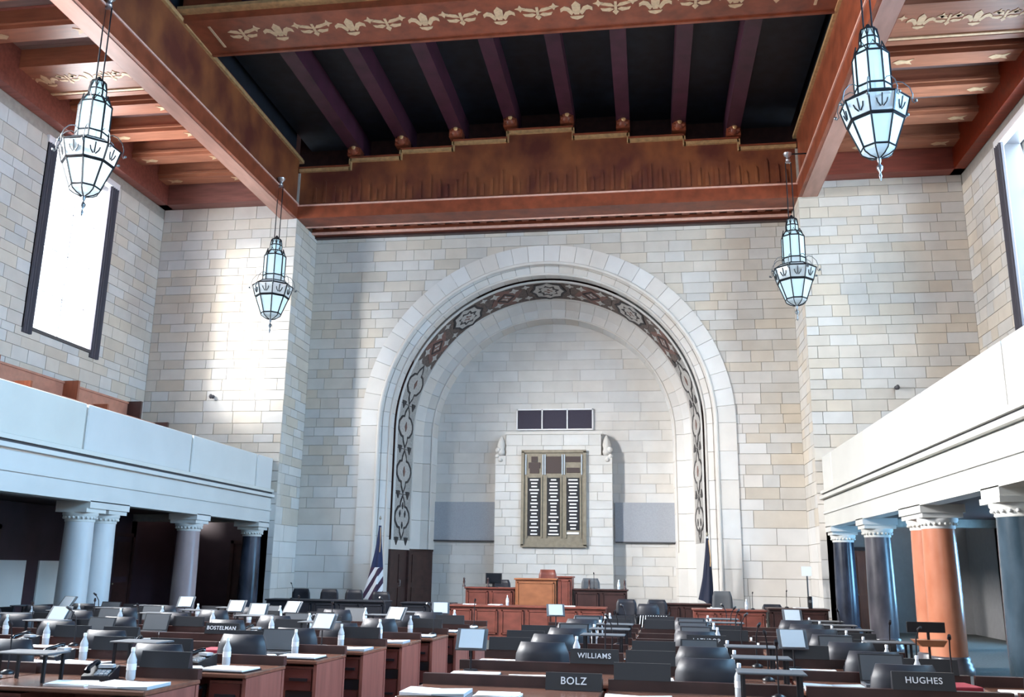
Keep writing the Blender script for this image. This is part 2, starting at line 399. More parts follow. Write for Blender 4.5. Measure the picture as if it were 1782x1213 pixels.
for k in range(NC):
    top = 4 <= k <= 10
    strip(k*CL+.01, (k+1)*CL-.01, .07, .93, .0, '', None, 6).build('mosaic_panel', MOSB if top else MOSG, arch)
for t0, t1 in ((0, .07), (.93, 1.0)):
    strip(0, TOT, t0, t1, .03, '', None, 80).build('mosaic_border', SMOOTH, arch)
for s in (-1, 1):   # plain jambs below the band (the left one holds the door)
    if s == 1: leg_piece(1, 4.68, YA, 4.44, 28.72, .3, 0, ZF-.0).build('jamb_stone', SMOOTH, arch)
    else:
        leg_piece(-1, 4.68, YA, 4.44, 28.72, .3, 2.09, ZF).build('jamb_stone', SMOOTH, arch)
W_ = 1.36
def flat(poly, s0, name, m, lift):      # poly in metres (along, across) about the cell centre
    vs = []; n = len(poly)
    for dz in (lift, lift-.02):
        for a, b in poly: vs.append(band(s0+a, .5+b/W_, dz))
    return MB().add(vs, [tuple(range(n)), tuple(range(n, 2*n))[::-1]]+[(i, (i+1) % n, n+(i+1) % n, n+i) for i in range(n)]).build(name, m, arch)
def outline(poly, wd, s0, name, m, lift):
    vs = []; fs = []; n = len(poly)
    for i, (a, b) in enumerate(poly):
        k = 1-wd/math.hypot(a, b)
        for (x, y) in ((a, b), (a*k, b*k)):
            for dz in (lift, lift-.02): vs.append(band(s0+x, .5+y/W_, dz))
    for i in range(n):
        j = (i+1) % n; A, Bq = i*4, j*4
        fs += [(A, Bq, Bq+2, A+2), (A, A+1, Bq+1, Bq), (A+2, Bq+2, Bq+3, A+3)]
    return MB().add(vs, fs).build(name, m, arch)
def star(n, r1, r2, ph=0, sx=1, sy=1):
    return [((r1 if i % 2 == 0 else r2)*math.cos(math.pi*i/n+ph)*sx, (r1 if i % 2 == 0 else r2)*math.sin(math.pi*i/n+ph)*sy) for i in range(2*n)]
for k in range(NC):
    c = (k+.5)*CL; top = 4 <= k <= 10
    if not top:
        cr_ = [(.64, 0), (.46, .13), (.34, .15), (.30, .30), (.14, .46), (0, .50), (-.14, .46), (-.30, .30), (-.34, .15), (-.46, .13), (-.64, 0), (-.46, -.13), (-.34, -.15), (-.30, -.30), (-.14, -.46), (0, -.50), (.14, -.46), (.30, -.30), (.34, -.15), (.46, -.13)]
        flat(cr_, c, 'mosaic_cross', MOSL, .012)
        outline([(a*1.08, b*1.1) for a, b in cr_], .075, c, 'cross_rim', MOSD, .022)
        if k in (0, 14):
            for a, b in ((.25, 0), (-.1, .18), (-.1, -.18), (-.35, 0)): flat([(a+x, b+y*.8) for x, y in star(2, .11, .07)], c, 'mosaic_drop', MOSD, .03)
        else: flat(star(2, .16, .07), c, 'mosaic_lozenge', MOSR, .03)
        for sy in (-1, 1):
            flat([(.70+a, sy*.34+b) for a, b in star(3, .16, .09)], c, 'mosaic_leaf', MOSD, .02)
    else:
        if k % 2 == 1:
            flat(star(8, .54, .46, 0), c, 'mosaic_medallion', MOSL, .012)
            outline(star(8, .60, .52, 0), .08, c, 'medallion_rim', MOSD, .022)
            outline(star(8, .36, .26, .2), .09, c, 'inner_rim', MOSD, .024)
            flat(star(4, .16, .08), c, 'mosaic_star', MOSR, .03)
        else:
            flat(star(4, .62, .40, .39), c, 'mosaic_medallion', MOSR, .012)
            for a, b in ((.32, .3), (-.32, .3), (.32, -.3), (-.32, -.3), (0, 0)): flat([(a+x, b+y) for x, y in star(4, .17, .08)], c, 'mosaic_star', MOSL, .025)
            outline(star(4, .30, .22, 0), .06, c, 'inner_rim', MOSD, .03)
        for sy in (-1, 1):
            flat([(.70+a, sy*.36+b) for a, b in star(4, .13, .06)], c, 'mosaic_leaf', MOSL, .02)

# door in the left jamb
d = thing('door_1', 'dark double door in the left jamb under the arch, below the mosaic band', 'door', (0, 0, 0), kind='structure')
def jam(x, y, t): return (x, y)
def splay(q0, q1, z0, z1, off, name, m):
    x0, y0 = -4.68+.24*q0, YA+1.35*q0; x1, y1 = -4.68+.24*q1, YA+1.35*q1
    return MB().hexa([(x0+off, y0, z0), (x1+off, y1, z0), (x1-.1, y1, z0), (x0-.1, y0, z0), (x0+off, y0, z1), (x1+off, y1, z1), (x1-.1, y1, z1), (x0-.1, y0, z1)]).build(name, m, d)
splay(0, 1, 0, 2.09, -.06, 'door_leaf', DARKW)
for q in (.08, .53):
    splay(q, q+.39, .2, .95, -.04, 'door_panel', DARKW); splay(q, q+.39, 1.1, 1.95, -.04, 'door_panel', DARKW)
splay(.0, .04, 0, 2.09, .01, 'door_frame', DARKW); splay(.96, 1, 0, 2.09, .01, 'door_frame', DARKW)
def leaf(q0, q1, z0, z1, off, name):
    x0, y0 = -4.46+.56*q0, 28.74+.88*q0; x1, y1 = -4.46+.56*q1, 28.74+.88*q1; n_ = (.84*off, -.54*off)
    return MB().hexa([(x0+n_[0], y0+n_[1], z0), (x1+n_[0], y1+n_[1], z0), (x1-.06, y1+.04, z0), (x0-.06, y0+.04, z0), (x0+n_[0], y0+n_[1], z1), (x1+n_[0], y1+n_[1], z1), (x1-.06, y1+.04, z1), (x0-.06, y0+.04, z1)]).build(name, DARKW, d)
leaf(0, 1, 0, 2.10, .0, 'door_leaf'); leaf(.14, .86, .2, .95, .02, 'door_panel'); leaf(.14, .86, 1.1, 1.95, .02, 'door_panel'); leaf(0, 1, 2.06, 2.13, .03, 'door_frame')
MB().tube([(-4.55, 27.98, 1.0), (-4.50, 27.98, 1.0), (-4.50, 27.98, 1.18), (-4.55, 27.98, 1.18)], .012, 6).build('door_handle', STEEL, d)

# ------------------------------------------------------------------ stone pedestal behind the rostrum and what hangs on it
PX, PY = .06, 29.2
pd = struct(B(PX-1.86, PX+1.86, PY+.02, YN, 0, 5.12).build('trim_2', MORTAR2), 'tall pale stone block with stepped shoulders behind the rostrum', 'pedestal')
B(PX-1.52, PX+1.52, PY+.02, YN, 5.12, 5.80).build('upper_block', MORTAR2, pd)
B(PX-1.56, PX+1.56, PY-.03, YN, 5.80, 5.88).build('coping', NICHE, pd)
def ped_sp(za, zb):
    h_ = 1.88 if zb < 5.16 else 1.54; return [(-h_, h_, -h_, h_)]
blocks(pd, (PX, PY+.02, 0), (1, 0, 0), (0, -1, 0), ped_sp, 0, 5.12, NICHE, 8, h=(.27, .31), ln=(.5, .8), proud=.02, g=.012)
blocks(pd, (PX, PY+.02, 0), (1, 0, 0), (0, -1, 0), ped_sp, 5.12, 5.80, NICHE, 9, h=(.30, .34), ln=(.6, .9), proud=.02, g=.012)
for s in (-1, 1):
    blocks(pd, (PX+s*1.86, PY+.02, 0), (0, 1, 0), (s, 0, 0), lambda a, b: [(0, .42, 0, .42)], 0, 5.12, NICHE, 10+s, h=(.27, .31), ln=(.4, .5), proud=.018)
    e = MB()
    e.lathe([(.02, 0), (.12, .02), (.15, .12), (.11, .22), (.15, .34), (.10, .50), (.04, .62), (.0, .66)], 10, (PX+s*1.70, PY+.12, 5.12))
    e.ball((PX+s*1.80, PY+.06, 5.30), .10); e.ball((PX+s*1.83, PY+.04, 5.10), .08); e.ball((PX+s*1.72, PY, 4.98), .07)
    e.build('carved_shoulder', NICHE, pd)
# roster board
rb = thing('roster_board', 'brass-framed voting board with three columns of white name strips, hung on stone block', 'board', (.08, PY-.02, 2.28))
hw, H_ = 1.01, 2.96
B(-hw, hw, -.04, 0, 0, H_).build('backing', BRONZE, rb)
for a in ((-hw-.03, -hw+.06, 0, H_), (hw-.06, hw+.03, 0, H_), (-hw-.03, hw+.03, -.05, .04), (-hw-.03, hw+.03, H_-.04, H_+.05)):
    B(a[0], a[1], -.09, -.02, a[2], a[3]).build('frame_bar', BRONZE, rb)
for k, x in enumerate((-.62, -.0, .62)):
    z1 = H_-.84
    zb = .30 if k < 2 else .48
    B(x-.20, x+.20, -.06, -.03, zb, z1).build('name_column', BLACK, rb)
    for s in (-1, 1): B(x+s*.235-.022, x+s*.235+.022, -.075, -.03, .24, z1+.05).build('column_rail', BRONZE, rb)
    n = 17 if k < 2 else 15
    for i in range(n):
        zz = zb+.05+(z1-zb-.12)*i/(n-1); wdt = rnd.uniform(.08, .17)
        B(x-wdt, x+wdt, -.068, -.055, zz-.020, zz+.024).build('name_strip', PAPER, rb)
    if k == 0: hd = ((x-.10, x+.10, 2.62, 2.80), (x-.19, x+.19, 2.42, 2.61), (x-.15, x+.15, 2.26, 2.42))
    elif k == 1: hd = ((x-.24, x+.24, 2.26, 2.80),)
    else: hd = ((x-.24, x+.24, 2.62, 2.80), (x-.21, x+.21, 2.28, 2.44))
    for h_ in hd: B(h_[0], h_[1], -.06, -.03, h_[2], h_[3]).build('header_panel', HEAD, rb)
    for s in (-1, 1): B(x+s*.275-.02, x+s*.275+.02, -.07, -.03, 2.22, 2.86).build('header_rail', PAPERB, rb)
B(.42, .80, -.068, -.055, .36, .42).build('name_strip', PAPER, rb)
# triple dark grille
tg = thing('speaker_grille', 'row of three dark violet square grilles in white frame above the stone block', 'grille', (.06, YN-.02, 6.02))
for k in (-1, 0, 1): B(k*.83-.385, k*.83+.385, -.05, .0, .03, .64).build('grille_panel', GRID, tg)
for x in (-1.245, -.415, .415, 1.245): B(x-.02, x+.02, -.08, .0, 0, .68).build('frame_bar', WHITE, tg)
for z in (0, .66): B(-1.265, 1.265, -.08, 0, z-.02, z+.02).build('frame_bar', WHITE, tg)
# grey acoustic panels
for s, lb in ((-1, 'left'), (1, 'right')):
    x0, x1 = (-3.93, -1.88) if s < 0 else (2.0, 3.93)
    a = thing('acoustic_panel', f'flat grey acoustic panel on niche wall {lb} of the roster board', 'panel', ((x0+x1)/2, YN-.02, 2.40), group='acoustic panels in the niche')
    hw = (x1-x0)/2
    B(-hw, hw, -.07, 0, .04, 1.26).build('cloth_face', ACOU, a); B(-hw, hw, -.10, 0, 0, .04).build('bottom_rail', FRAMED, a)

# ------------------------------------------------------------------ reveals, end walls, side walls
for s, nm in ((-1, 'left'), (1, 'right')):
    o = struct(B(*sorted((s*(RX+.02), s*(RX+.45))), YE+.02, YF+.2, 0, 11.9).build(f'trim_{3 if s<0 else 4}', MORTAR), f'{nm} limestone reveal between gallery end and far wall', 'pier')
    blocks(o, (s*(RX+.02), YE, 0), (0, 1, 0), (-s, 0, 0), lambda a, b: [(0, 1.75, 0, 1.75)], 0, 11.9, STONE, 20+s, ln=(.5, .95), proud=.02, mat_of=lambda u, z: SMOOTH if z < 2.9 else STONE, big=2.8)
    # gallery end wall (full height above the gallery; below only the pier)
    o = struct(MB().box(*sorted((s*RX, s*(WX+.3))), YE+.02, YE+.4, 2.75, 13.4).box(*sorted((s*RX, s*(GX+.32))), YE+.02, YE+.4, 0, 2.75).build(f'wall_{nm}_gallery_end', MORTAR), f'limestone end wall above the {nm} gallery', 'wall')
    sg = (lambda a, b: [(-WX, -RX, -WX, -RX)]) if s < 0 else (lambda a, b: [(RX, WX, RX, WX)])
    blocks(o, (0, YE+.02, 0), (1, 0, 0), (0, -1, 0), sg, 3.6, 12.36, STONE, 30+s, limit=300)
    sg2 = (lambda a, b: [(-GX-.02, -RX, -GX-.02, -RX)]) if s < 0 else (lambda a, b: [(RX, GX+.02, RX, GX+.02)])
    blocks(o, (0, YE+.02, 0), (1, 0, 0), (0, -1, 0), sg2, 0, 3.6, SMOOTH, 34+s, h=(.42, .5))
    # side wall with three windows
    WB, WT = 7.07, 12.05
    mb = MB(); X0, X1 = sorted((s*(WX+.02), s*(WX+.7)))
    if s < 0: mb.box(X0, X1, YB, YE+.4, 0, WB)
    else:
        mb.box(X0, X1, YB, YE+.4, 2.45, WB); mb.box(X0, X1, YB, YE+.4, 0, .85)
        for a_, b_ in ((YB, LOWW[0]-.9), (LOWW[0]+.9, LOWW[1]-.9), (LOWW[1]+.9, YE+.4)): mb.box(X0, X1, a_, b_, .85, 2.45)
    mb.box(X0, X1, YB, YE+.4, WT, 14)
    ys = [YB]+[y for c in WIN_Y for y in (c-1.55, c+1.55)]+[YE+.4]
    for i in range(0, len(ys), 2): mb.box(X0, X1, ys[i], ys[i+1], WB, WT)
    o = struct(mb.build(f'wall_{nm}', MORTAR), f'{nm} limestone side wall with tall windows above the gallery', 'wall')
    def side_sp(za, zb):
        out = []
        if zb < WB+.05 or za > WT-.05: return [(15.5, YE, 15.5, YE)]
        return [(15.5, 19.3, 15.5, 19.3), (22.4, YE, 22.4, YE)]
    blocks(o, (s*(WX+.02), 0, 0), (0, 1, 0), (-s, 0, 0), side_sp, 3.5, WB, STONE, 40+s, near=lambda p: -p.y)
    blocks(o, (s*(WX+.02), 0, 0), (0, 1, 0), (-s, 0, 0), side_sp, WB, WT, STONE, 43+s, near=lambda p: -p.y, limit=170)
    for i, c in enumerate(WIN_Y):
        wn = thing(f'window_{i+1 if s<0 else i+4}', f'tall bright dark-framed window in the {nm} wall, '+('nearest the camera', 'beside the near chandelier', 'nearest the far arch')[i], 'window', (s*(WX+.02), c, WB), kind='structure')
        fx = sorted((s*-.05, s*.55))
        for y in (-1.55, 1.47): B(*fx, y, y+.08, 0, 4.98).build('jamb_lining', FRAMED, wn)
        for z in (0, 4.90): B(*fx, -1.55, 1.55, z, z+.08).build('sill' if z == 0 else 'window_head', FRAMED, wn)
        gx = sorted((s*.50, s*.56))
        for y in (-.52, .52): B(*gx, y-.02, y+.02, .08, 4.9).build('mullion', WHITE, wn)  # white colour carries the window glare over mullions and bars
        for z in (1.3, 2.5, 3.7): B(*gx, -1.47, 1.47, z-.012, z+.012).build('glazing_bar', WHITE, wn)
        for y, wdt in ((-1.55, .30), (1.20, .35)):
            dv = []; df = []; nn = 14
            for q_ in range(nn+1):
                yy_ = y+wdt*q_/nn; xo = s*(-.03+.035*math.sin(q_*1.7))
                for zz in (-.12, 4.85): dv += [(xo-s*.03, yy_, zz), (xo+s*.02, yy_, zz)]
            for q_ in range(nn): a_ = q_*4; df += [(a_, a_+4, a_+6, a_+2), (a_+1, a_+3, a_+7, a_+5), (a_, a_+1, a_+5, a_+4), (a_+2, a_+6, a_+7, a_+3)]
            df += [(0, 2, 3, 1), (nn*4, nn*4+1, nn*4+3, nn*4+2)]
            MB().add(dv, df, False).build('drape', DRAPE, wn)
        B(*sorted((s*-.08, s*.10)), -1.60, 1.60, 4.84, 5.02).build('pelmet', WHITE, wn)
        px = s*.53
        for yy in ((-1.47, -.52), (-.52, .52), (.52, 1.47)):
            MB().add([(px, yy[0], .08), (px, yy[1], .08), (px, yy[1], 4.9), (px, yy[0], 4.9)], [(0, 1, 2, 3)]).build('pane', PANE, wn)
struct(B(-13.2, 13.2, YB-.3, YB, 0, 16).build('wall_rear', PLASTER), 'rear wall of the chamber behind the camera', 'wall')
for s, nm in ((-1, 'left'), (1, 'right')):
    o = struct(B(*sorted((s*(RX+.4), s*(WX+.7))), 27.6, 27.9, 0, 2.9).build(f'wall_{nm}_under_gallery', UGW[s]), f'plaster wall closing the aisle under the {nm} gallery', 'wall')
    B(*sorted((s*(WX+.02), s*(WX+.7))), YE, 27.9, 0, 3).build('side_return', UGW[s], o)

# ------------------------------------------------------------------ galleries
PS = {-1: [4.3, 8.2, 12.15, 16.0, 20.2, 23.9], 1: [4.3, 8.2, 12.25, 15.9, 20.1, 23.75]}
for s, nm in ((-1, 'left'), (1, 'right')):
    g = struct(MB().box(*sorted((s*GX, s*(GX+.30))), YB, YE+.02, 2.72, 3.42).build(f'wall_{nm}_gallery_front', BALC), f'pale stone front of the {nm} gallery with panelled parapet over columns', 'gallery')
    B(*sorted((s*(GX-.035), s*(GX+.1))), YB, YE+.02, 3.06, 3.12).build('fillet', BALC, g)
    B(*sorted((s*(GX-.10), s*(GX+.1))), YB, YE+.02, 3.44, 3.52).build('string_course', BALC, g)
    B(*sorted((s*(GX-.02), s*(GX+.1))), YB, YE+.02, 3.52, 3.58).build('painted_shadow_line', FRAMED, g)  # dark bar painted as the shade between the string courses
    B(*sorted((s*(GX-.07), s*(GX+.1))), YB, YE+.02, 3.58, 3.66).build('string_course', BALC, g)
    ys = [YB]+PS[s]+[YE]
    for a, b in zip(ys, ys[1:]):
        q = MB(); q.bbox(*sorted((s*(GX+.01), s*(GX+.28))), a+.035, b-.035, 3.66, 4.55, .02); q.build('parapet_slab', BALC, g)
    B(*sorted((s*(GX+.05), s*(GX+.26))), YB, YE, 3.66, 4.50).build('parapet_core', MORTAR, g)
    # floor of the gallery and the coffered soffit below
    struct(MB().box(*sorted((s*(GX+.30), s*(WX+.05))), YB, YE+.02, 2.95, 3.4).build(f'floor_{nm}_gallery', DARKW), f'{nm} gallery floor slab', 'floor')
    for t, (xa, zt) in enumerate(((9.2, 3.85), (10.2, 4.35), (11.0, 4.95))):
        struct(B(*sorted((s*xa, s*WX)), YB, YE, 3.4 if t == 0 else (3.85, 4.35)[t-1], zt).build(f'floor_{nm}_gallery_tier', PLASTER), f'stepped seating tier {("low", "middle", "top")[t]} in the {nm} gallery', 'floor')
    # impost blocks above the columns
    for a, b in ((24.29, 25.0), (20.73, 21.43), (16.42, 17.80), (12.8, 13.48), (8.6, 9.3)):
        q = MB(); q.box(*sorted((s*(GX+.0), s*(GX+.72))), a, b, 2.60, 2.74); q.build('impost', BALC, g)
    B(*sorted((s*(GX+.30), s*(GX+.72))), YB, YE, 2.74, 2.96).build('inner_lintel', DARKW, g)

def column(x, y, shaft, label, group, r=.285):
    t = thing('column', label, 'column', (x, y, 0), group=group)
    MB().lathe([(r*1.28, 0), (r*1.28, .10), (r*1.2, .12), (r*1.22, .17), (r*1.10, .20), (r*1.12, .25), (r*1.02, .28)], 24).build('base', GREYM if shaft is not PALEM else PALEM, t)
    MB().lathe([(r*1.0, .28), (r*1.0, .9), (r*.97, 1.6), (r*.92, 2.34)], 28).build('shaft', shaft, t)
    c = MB().lathe([(r*.93, 2.34), (r*.98, 2.36), (r*.95, 2.38), (r*1.05, 2.43), (r*1.14, 2.48), (r*1.14, 2.52)], 24)
    c.box(-r*1.14, r*1.14, -r*1.14, r*1.14, 2.52, 2.60); c.build('capital', BALC, t)
    b = MB()
    for k in range(22): a = 2*math.pi*k/22; b.ball((r*1.03*math.cos(a), r*1.03*math.sin(a), 2.42), .03, n=6, m=4)
    tag(b.build('bead_row', BALC, t), kind='stuff'); return t
CXR = GX+.36
column(CXR, 24.72, DARKM, 'black marble column at far end of the right gallery, against the stone pier', 'columns under the right gallery', .27)
column(CXR, 21.08, GREYM, 'dark grey marble column standing between black column and red pair', 'columns under the right gallery')
column(CXR, 17.45, REDM, 'red marble column, farther one of the red pair', 'columns under the right gallery')
column(CXR, 16.77, REDM, 'red marble column, nearer one of the red pair', 'columns under the right gallery')
column(CXR, 13.14, TEALM, 'blue-black veined marble column at right edge of the photo', 'columns under the right gallery', .33)
column(-CXR, 24.72, DARKM, 'black marble column at far end of the left gallery, against the stone pier', 'columns under the left gallery', .27)
column(-CXR, 21.08, MAUVEM, 'mauve marble column standing between pale pair and black column', 'columns under the left gallery')
column(-CXR, 17.45, PALEM, 'pale marble column, farther one of the pale pair', 'columns under the left gallery')
column(-CXR, 16.70, PALEM, 'pale marble column, nearer one of the pale pair', 'columns under the left gallery')

# under the galleries
def wall_door(loc, rz, w_, h_, m, name, label):
    d = thing(name, label, 'door', loc, rz, kind='structure')
    B(-w_/2, w_/2, -.05, 0, 0, h_).build('door_leaf', m, d)
    for x in (-w_/4, w_/4):
        for z0, z1 in ((.15, h_*.45), (h_*.52, h_-.15)): B(x-w_*.19, x+w_*.19, -.07, -.04, z0, z1).build('door_panel', m, d)
    for x in (-w_/2-.05, w_/2+.05): B(x-.05, x+.05, -.09, 0, 0, h_+.1).build('door_frame', DARKW, d)
    B(-w_/2-.1, w_/2+.1, -.09, 0, h_, h_+.1).build('door_frame', DARKW, d)
    MB().ball((.05, -.09, 1.0), .03).build('door_knob', BRONZE, d); return d
wall_door((8.75, 27.58, 0), 0, 1.3, 2.2, DOORW, 'door_2', 'orange-red wooden door beyond the dark column under right gallery')
wall_door((-9.0, 27.58, 0), 0, 1.5, 2.2, DARKW, 'door_3', 'dark wooden door closing the aisle under left gallery')
wall_door((WX-.0, 20.8, 0), R(-90), 1.3, 2.3, DARKW, 'door_4', 'dark door in the right wall seen beyond the red columns')
wall_door((-WX+.0, 18.6, 0), R(90), 1.6, 2.3, RED, 'door_5', 'maroon door in the left wall left of the pale columns')
wall_door((-WX+.0, 24.2, 0), R(90), 1.8, 2.3, DARKW, 'door_6', 'dark door in the left wall beyond the mauve column')

for i, y in enumerate(LOWW):
    wn = thing(f'window_{7+i}', 'low pale window under the right gallery, '+('near the red columns', 'near the far black column')[i], 'window', (WX+.02, y, .85), kind='structure')
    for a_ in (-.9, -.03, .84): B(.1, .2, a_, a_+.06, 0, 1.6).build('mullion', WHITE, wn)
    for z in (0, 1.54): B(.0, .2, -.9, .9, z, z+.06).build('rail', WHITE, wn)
    MB().add([(.15, -.87, .05), (.15, .87, .05), (.15, .87, 1.55), (.15, -.87, 1.55)], [(0, 1, 2, 3)]).build('pane', PANE, wn)
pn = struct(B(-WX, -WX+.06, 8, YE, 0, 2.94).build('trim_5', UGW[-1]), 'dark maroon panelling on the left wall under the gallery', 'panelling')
for k in range(7):
    y = 9.0+k*2.0
    B(-WX+.06, -WX+.10, y, y+1.5, .55, 1.6).build('pale_panel', SMOOTH, pn)
# ------------------------------------------------------------------ ceiling
struct(MB().box(-13.2, 13.2, YB, 30.2, 15.9, 16.1).box(-13.2, 13.2, 29.97, 30.2, 0, 16).box(-13.2, -12.9, YB, 30, 13.6, 16).box(12.9, 13.2, YB, 30, 13.6, 16).box(-7.9, 7.9, 26.0, 26.3, 12.3, 16).build('ceiling', DARKW), 'dark timber ceiling deck over the nave', 'ceiling')
for s, nm in ((-1, 'left'), (1, 'right')):
    c = struct(B(*sorted((s*7.9, s*(WX+.05))), YB, YE+.02, 13.45, 13.6).build(f'ceiling_{nm}_gallery', DARKW), f'timber ceiling over the {nm} gallery', 'ceiling')
    k = 0; y = YB
    while y < YE-.1:
        B(*sorted((s*7.9, s*WX)), y+.006, min(y+.36, YE)-.006, 13.42, 13.45).build('ceiling_board', CEILB, c); y += .36
    # wall plates
    B(*sorted((s*7.95, s*WX)), YE-.42, YE, 12.36, 13.42).build('wall_plate', CEILB, c)
    B(*sorted((s*(WX-.30), s*WX)), YB, YE, 12.36, 13.42).build('wall_plate', CEILB, c)
    # joists
    js = [23.9-1.455*i for i in range(0, 20)]
    js = [24.18, 22.72, 21.26, 19.80, 16.30, 14.85, 13.40, 11.6, 10.1]
    for j, y in enumerate(js):
        b = thing('ceiling_joist', f'orange-brown timber joist over the {nm} gallery, '+(['against the end wall', 'second from the end wall', 'third from the end wall', 'fourth from the end wall', 'just in front of the fleur-painted beam', 'second in front of the fleur-painted beam', 'third in front of the fleur-painted beam', 'fourth in front of the fleur-painted beam', 'fifth in front of the fleur-painted beam'][j]), 'joist', (0, y, 12.95), group=f'joists over the {nm} gallery', kind='structure')
        B(*sorted((s*7.9, s*(WX-.3))), -.25, .25, .0, .47).build('timber', CEILG, b)
        for y2 in (-.28, .28): B(*sorted((s*7.9, s*(WX-.3))), y2-.03, y2+.03, .10, .16).build('bead', CEILG, b)
        for x in (9.0, 11.05):
            q = [(x-.22, 0), (x-.1, .10), (x+.06, .06), (x+.22, .12), (x+.14, 0), (x+.22, -.12), (x+.06, -.06), (x-.1, -.10)]
            q = [(s*a, b_) for a, b_ in q]
            MB().prism(q, -.012, .0, 'z').build('gilded_tip', GOLDP, b)

def fleur(cx, cy, z, sc, up, m, parent):
    """flat painted motif on an underside, thin real relief; up = points toward the camera side"""
    g = -1 if up else 1; mb = MB()
    def P(poly): mb.prism([(cx+a*sc, cy+g*b*sc) for a, b in poly], z-.012, z, 'z')
    if up:
        P([(0, .36), (.10, .22), (.09, .02), (.05, -.14), (-.05, -.14), (-.09, .02), (-.10, .22)])
        for s in (-1, 1):
            P([(s*.06, -.06), (s*.16, .14), (s*.26, .19), (s*.36, .10), (s*.36, -.02), (s*.29, .04), (s*.22, .02), (s*.12, -.16)])
        P([(-.16, -.20), (.16, -.20), (.12, -.28), (0, -.34), (-.12, -.28)])
        for s in (-1, 1):
            P([(s*.50+a, .22+b) for a, b in [(0, .13), (.04, .04), (.12, 0), (.04, -.04), (0, -.13), (-.04, -.04), (-.12, 0), (-.04, .04)]])
    else:
        P([(0, .24), (.07, .12), (0, .02), (-.07, .12)])
        for s in (-1, 1):
            P([(s*.04, .02), (s*.14, .10), (s*.30, .06), (s*.34, -.04), (s*.24, -.02), (s*.12, -.04)])
            P([(s*.02, -.08), (s*.16, -.10), (s*.34, -.18), (s*.24, -.24), (s*.10, -.20)])
        P([(-.03, .06), (.03, .06), (.03, -.26), (-.03, -.26)])
    return mb.build('painted_fleur' if up else 'painted_foliage', m, parent)

# transverse painted beam over the nave and its gallery continuations
tb = thing('painted_beam', 'red-brown cross beam over the nave painted with a row of pale fleurs-de-lis', 'beam', (0, 18.25, 13.84), kind='structure')
B(-7.46, 7.46, -.75, .75, .0, 1.0).build('timber', CEILW, tb)
for y in (-.72, .72): B(-7.46, 7.46, y-.04, y+.04, -.04, .02).build('edge_bead', CEILW, tb)
B(-7.46, 7.46, -.98, -.75, .14, .22).build('gilt_moulding', GOLD, tb)
for s in (-1, 1): B(s*6.93-.03, s*6.93+.03, -.45, .42, -.012, 0).build('painted_bar', GOLDP, tb)
for k in range(-4, 5):
    x = -.09+1.76*k
    if abs(x) < 6.9: fleur(x, -.02, 0, 1.0, True, GOLDP, tb)
    if abs(x+.88) < 6.5: fleur(x+.88, 0, 0, 1.0, False, GOLDP, tb)
for s, nm in ((-1, 'left'), (1, 'right')):
    tg_ = thing('painted_beam', f'timber cross beam over the {nm} gallery painted with pale fleurs-de-lis', 'beam', (0, 18.25, 12.95), kind='structure')
    B(*sorted((s*7.9, s*(WX-.3))), -.70, .62, .0, .47).build('timber', CEILG, tg_)
    B(*sorted((s*7.9, s*(WX-.3))), .50, .58, -.03, .0).build('edge_bead', GOLDP, tg_)
    B(*sorted((s*7.9, s*(WX-.3))), .66, .84, .0, .3).build('edge_moulding', CEILG, tg_)
    for k in range(3):
        fleur(s*(8.95+1.12*k), -.05, 0, .8, True, GOLDP, tg_); fleur(s*(9.5+1.12*k), -.05, 0, .8, False, GOLDP, tg_)
    B(*sorted((s*8.28, s*8.33)), -.4, .4, -.012, 0).build('painted_bar', GOLDP, tg_)

# long beams along the galleries
for s, nm in ((-1, 'left'), (1, 'right')):
    lb = thing('long_beam', f'deep red-brown timber beam running along the {nm} gallery edge, with thin rose bead', 'beam', (0, 0, 11.9), kind='structure')
    B(*sorted((s*RX, s*7.95)), YB, YE, 0, .43).build('lower_timber', CEILW, lb)
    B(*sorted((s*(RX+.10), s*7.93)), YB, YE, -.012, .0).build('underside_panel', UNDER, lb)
    B(*sorted((s*(RX-.03), s*(RX+.1))), YB, YE-.0, .43, .475).build('rose_bead', ROSE, lb)
    B(*sorted((s*(RX+.06), s*7.93)), YB, YE, .43, 1.90).build('side_face', CARVED if s < 0 else CEILW, lb)
    B(*sorted((s*(RX-.02), s*(RX+.2))), YB, YE+.2, 1.90, 2.00).build('gilt_moulding', GOLD, lb)
    B(*sorted((s*(RX+.03), s*(RX+.2))), YB, YE+.2, 2.02, 2.08).build('gilt_moulding', CEILW, lb)
    B(*sorted((s*(RX+.20), s*7.93)), YB, YE, 1.90, 3.6).build('upper_face', NAVY, lb)

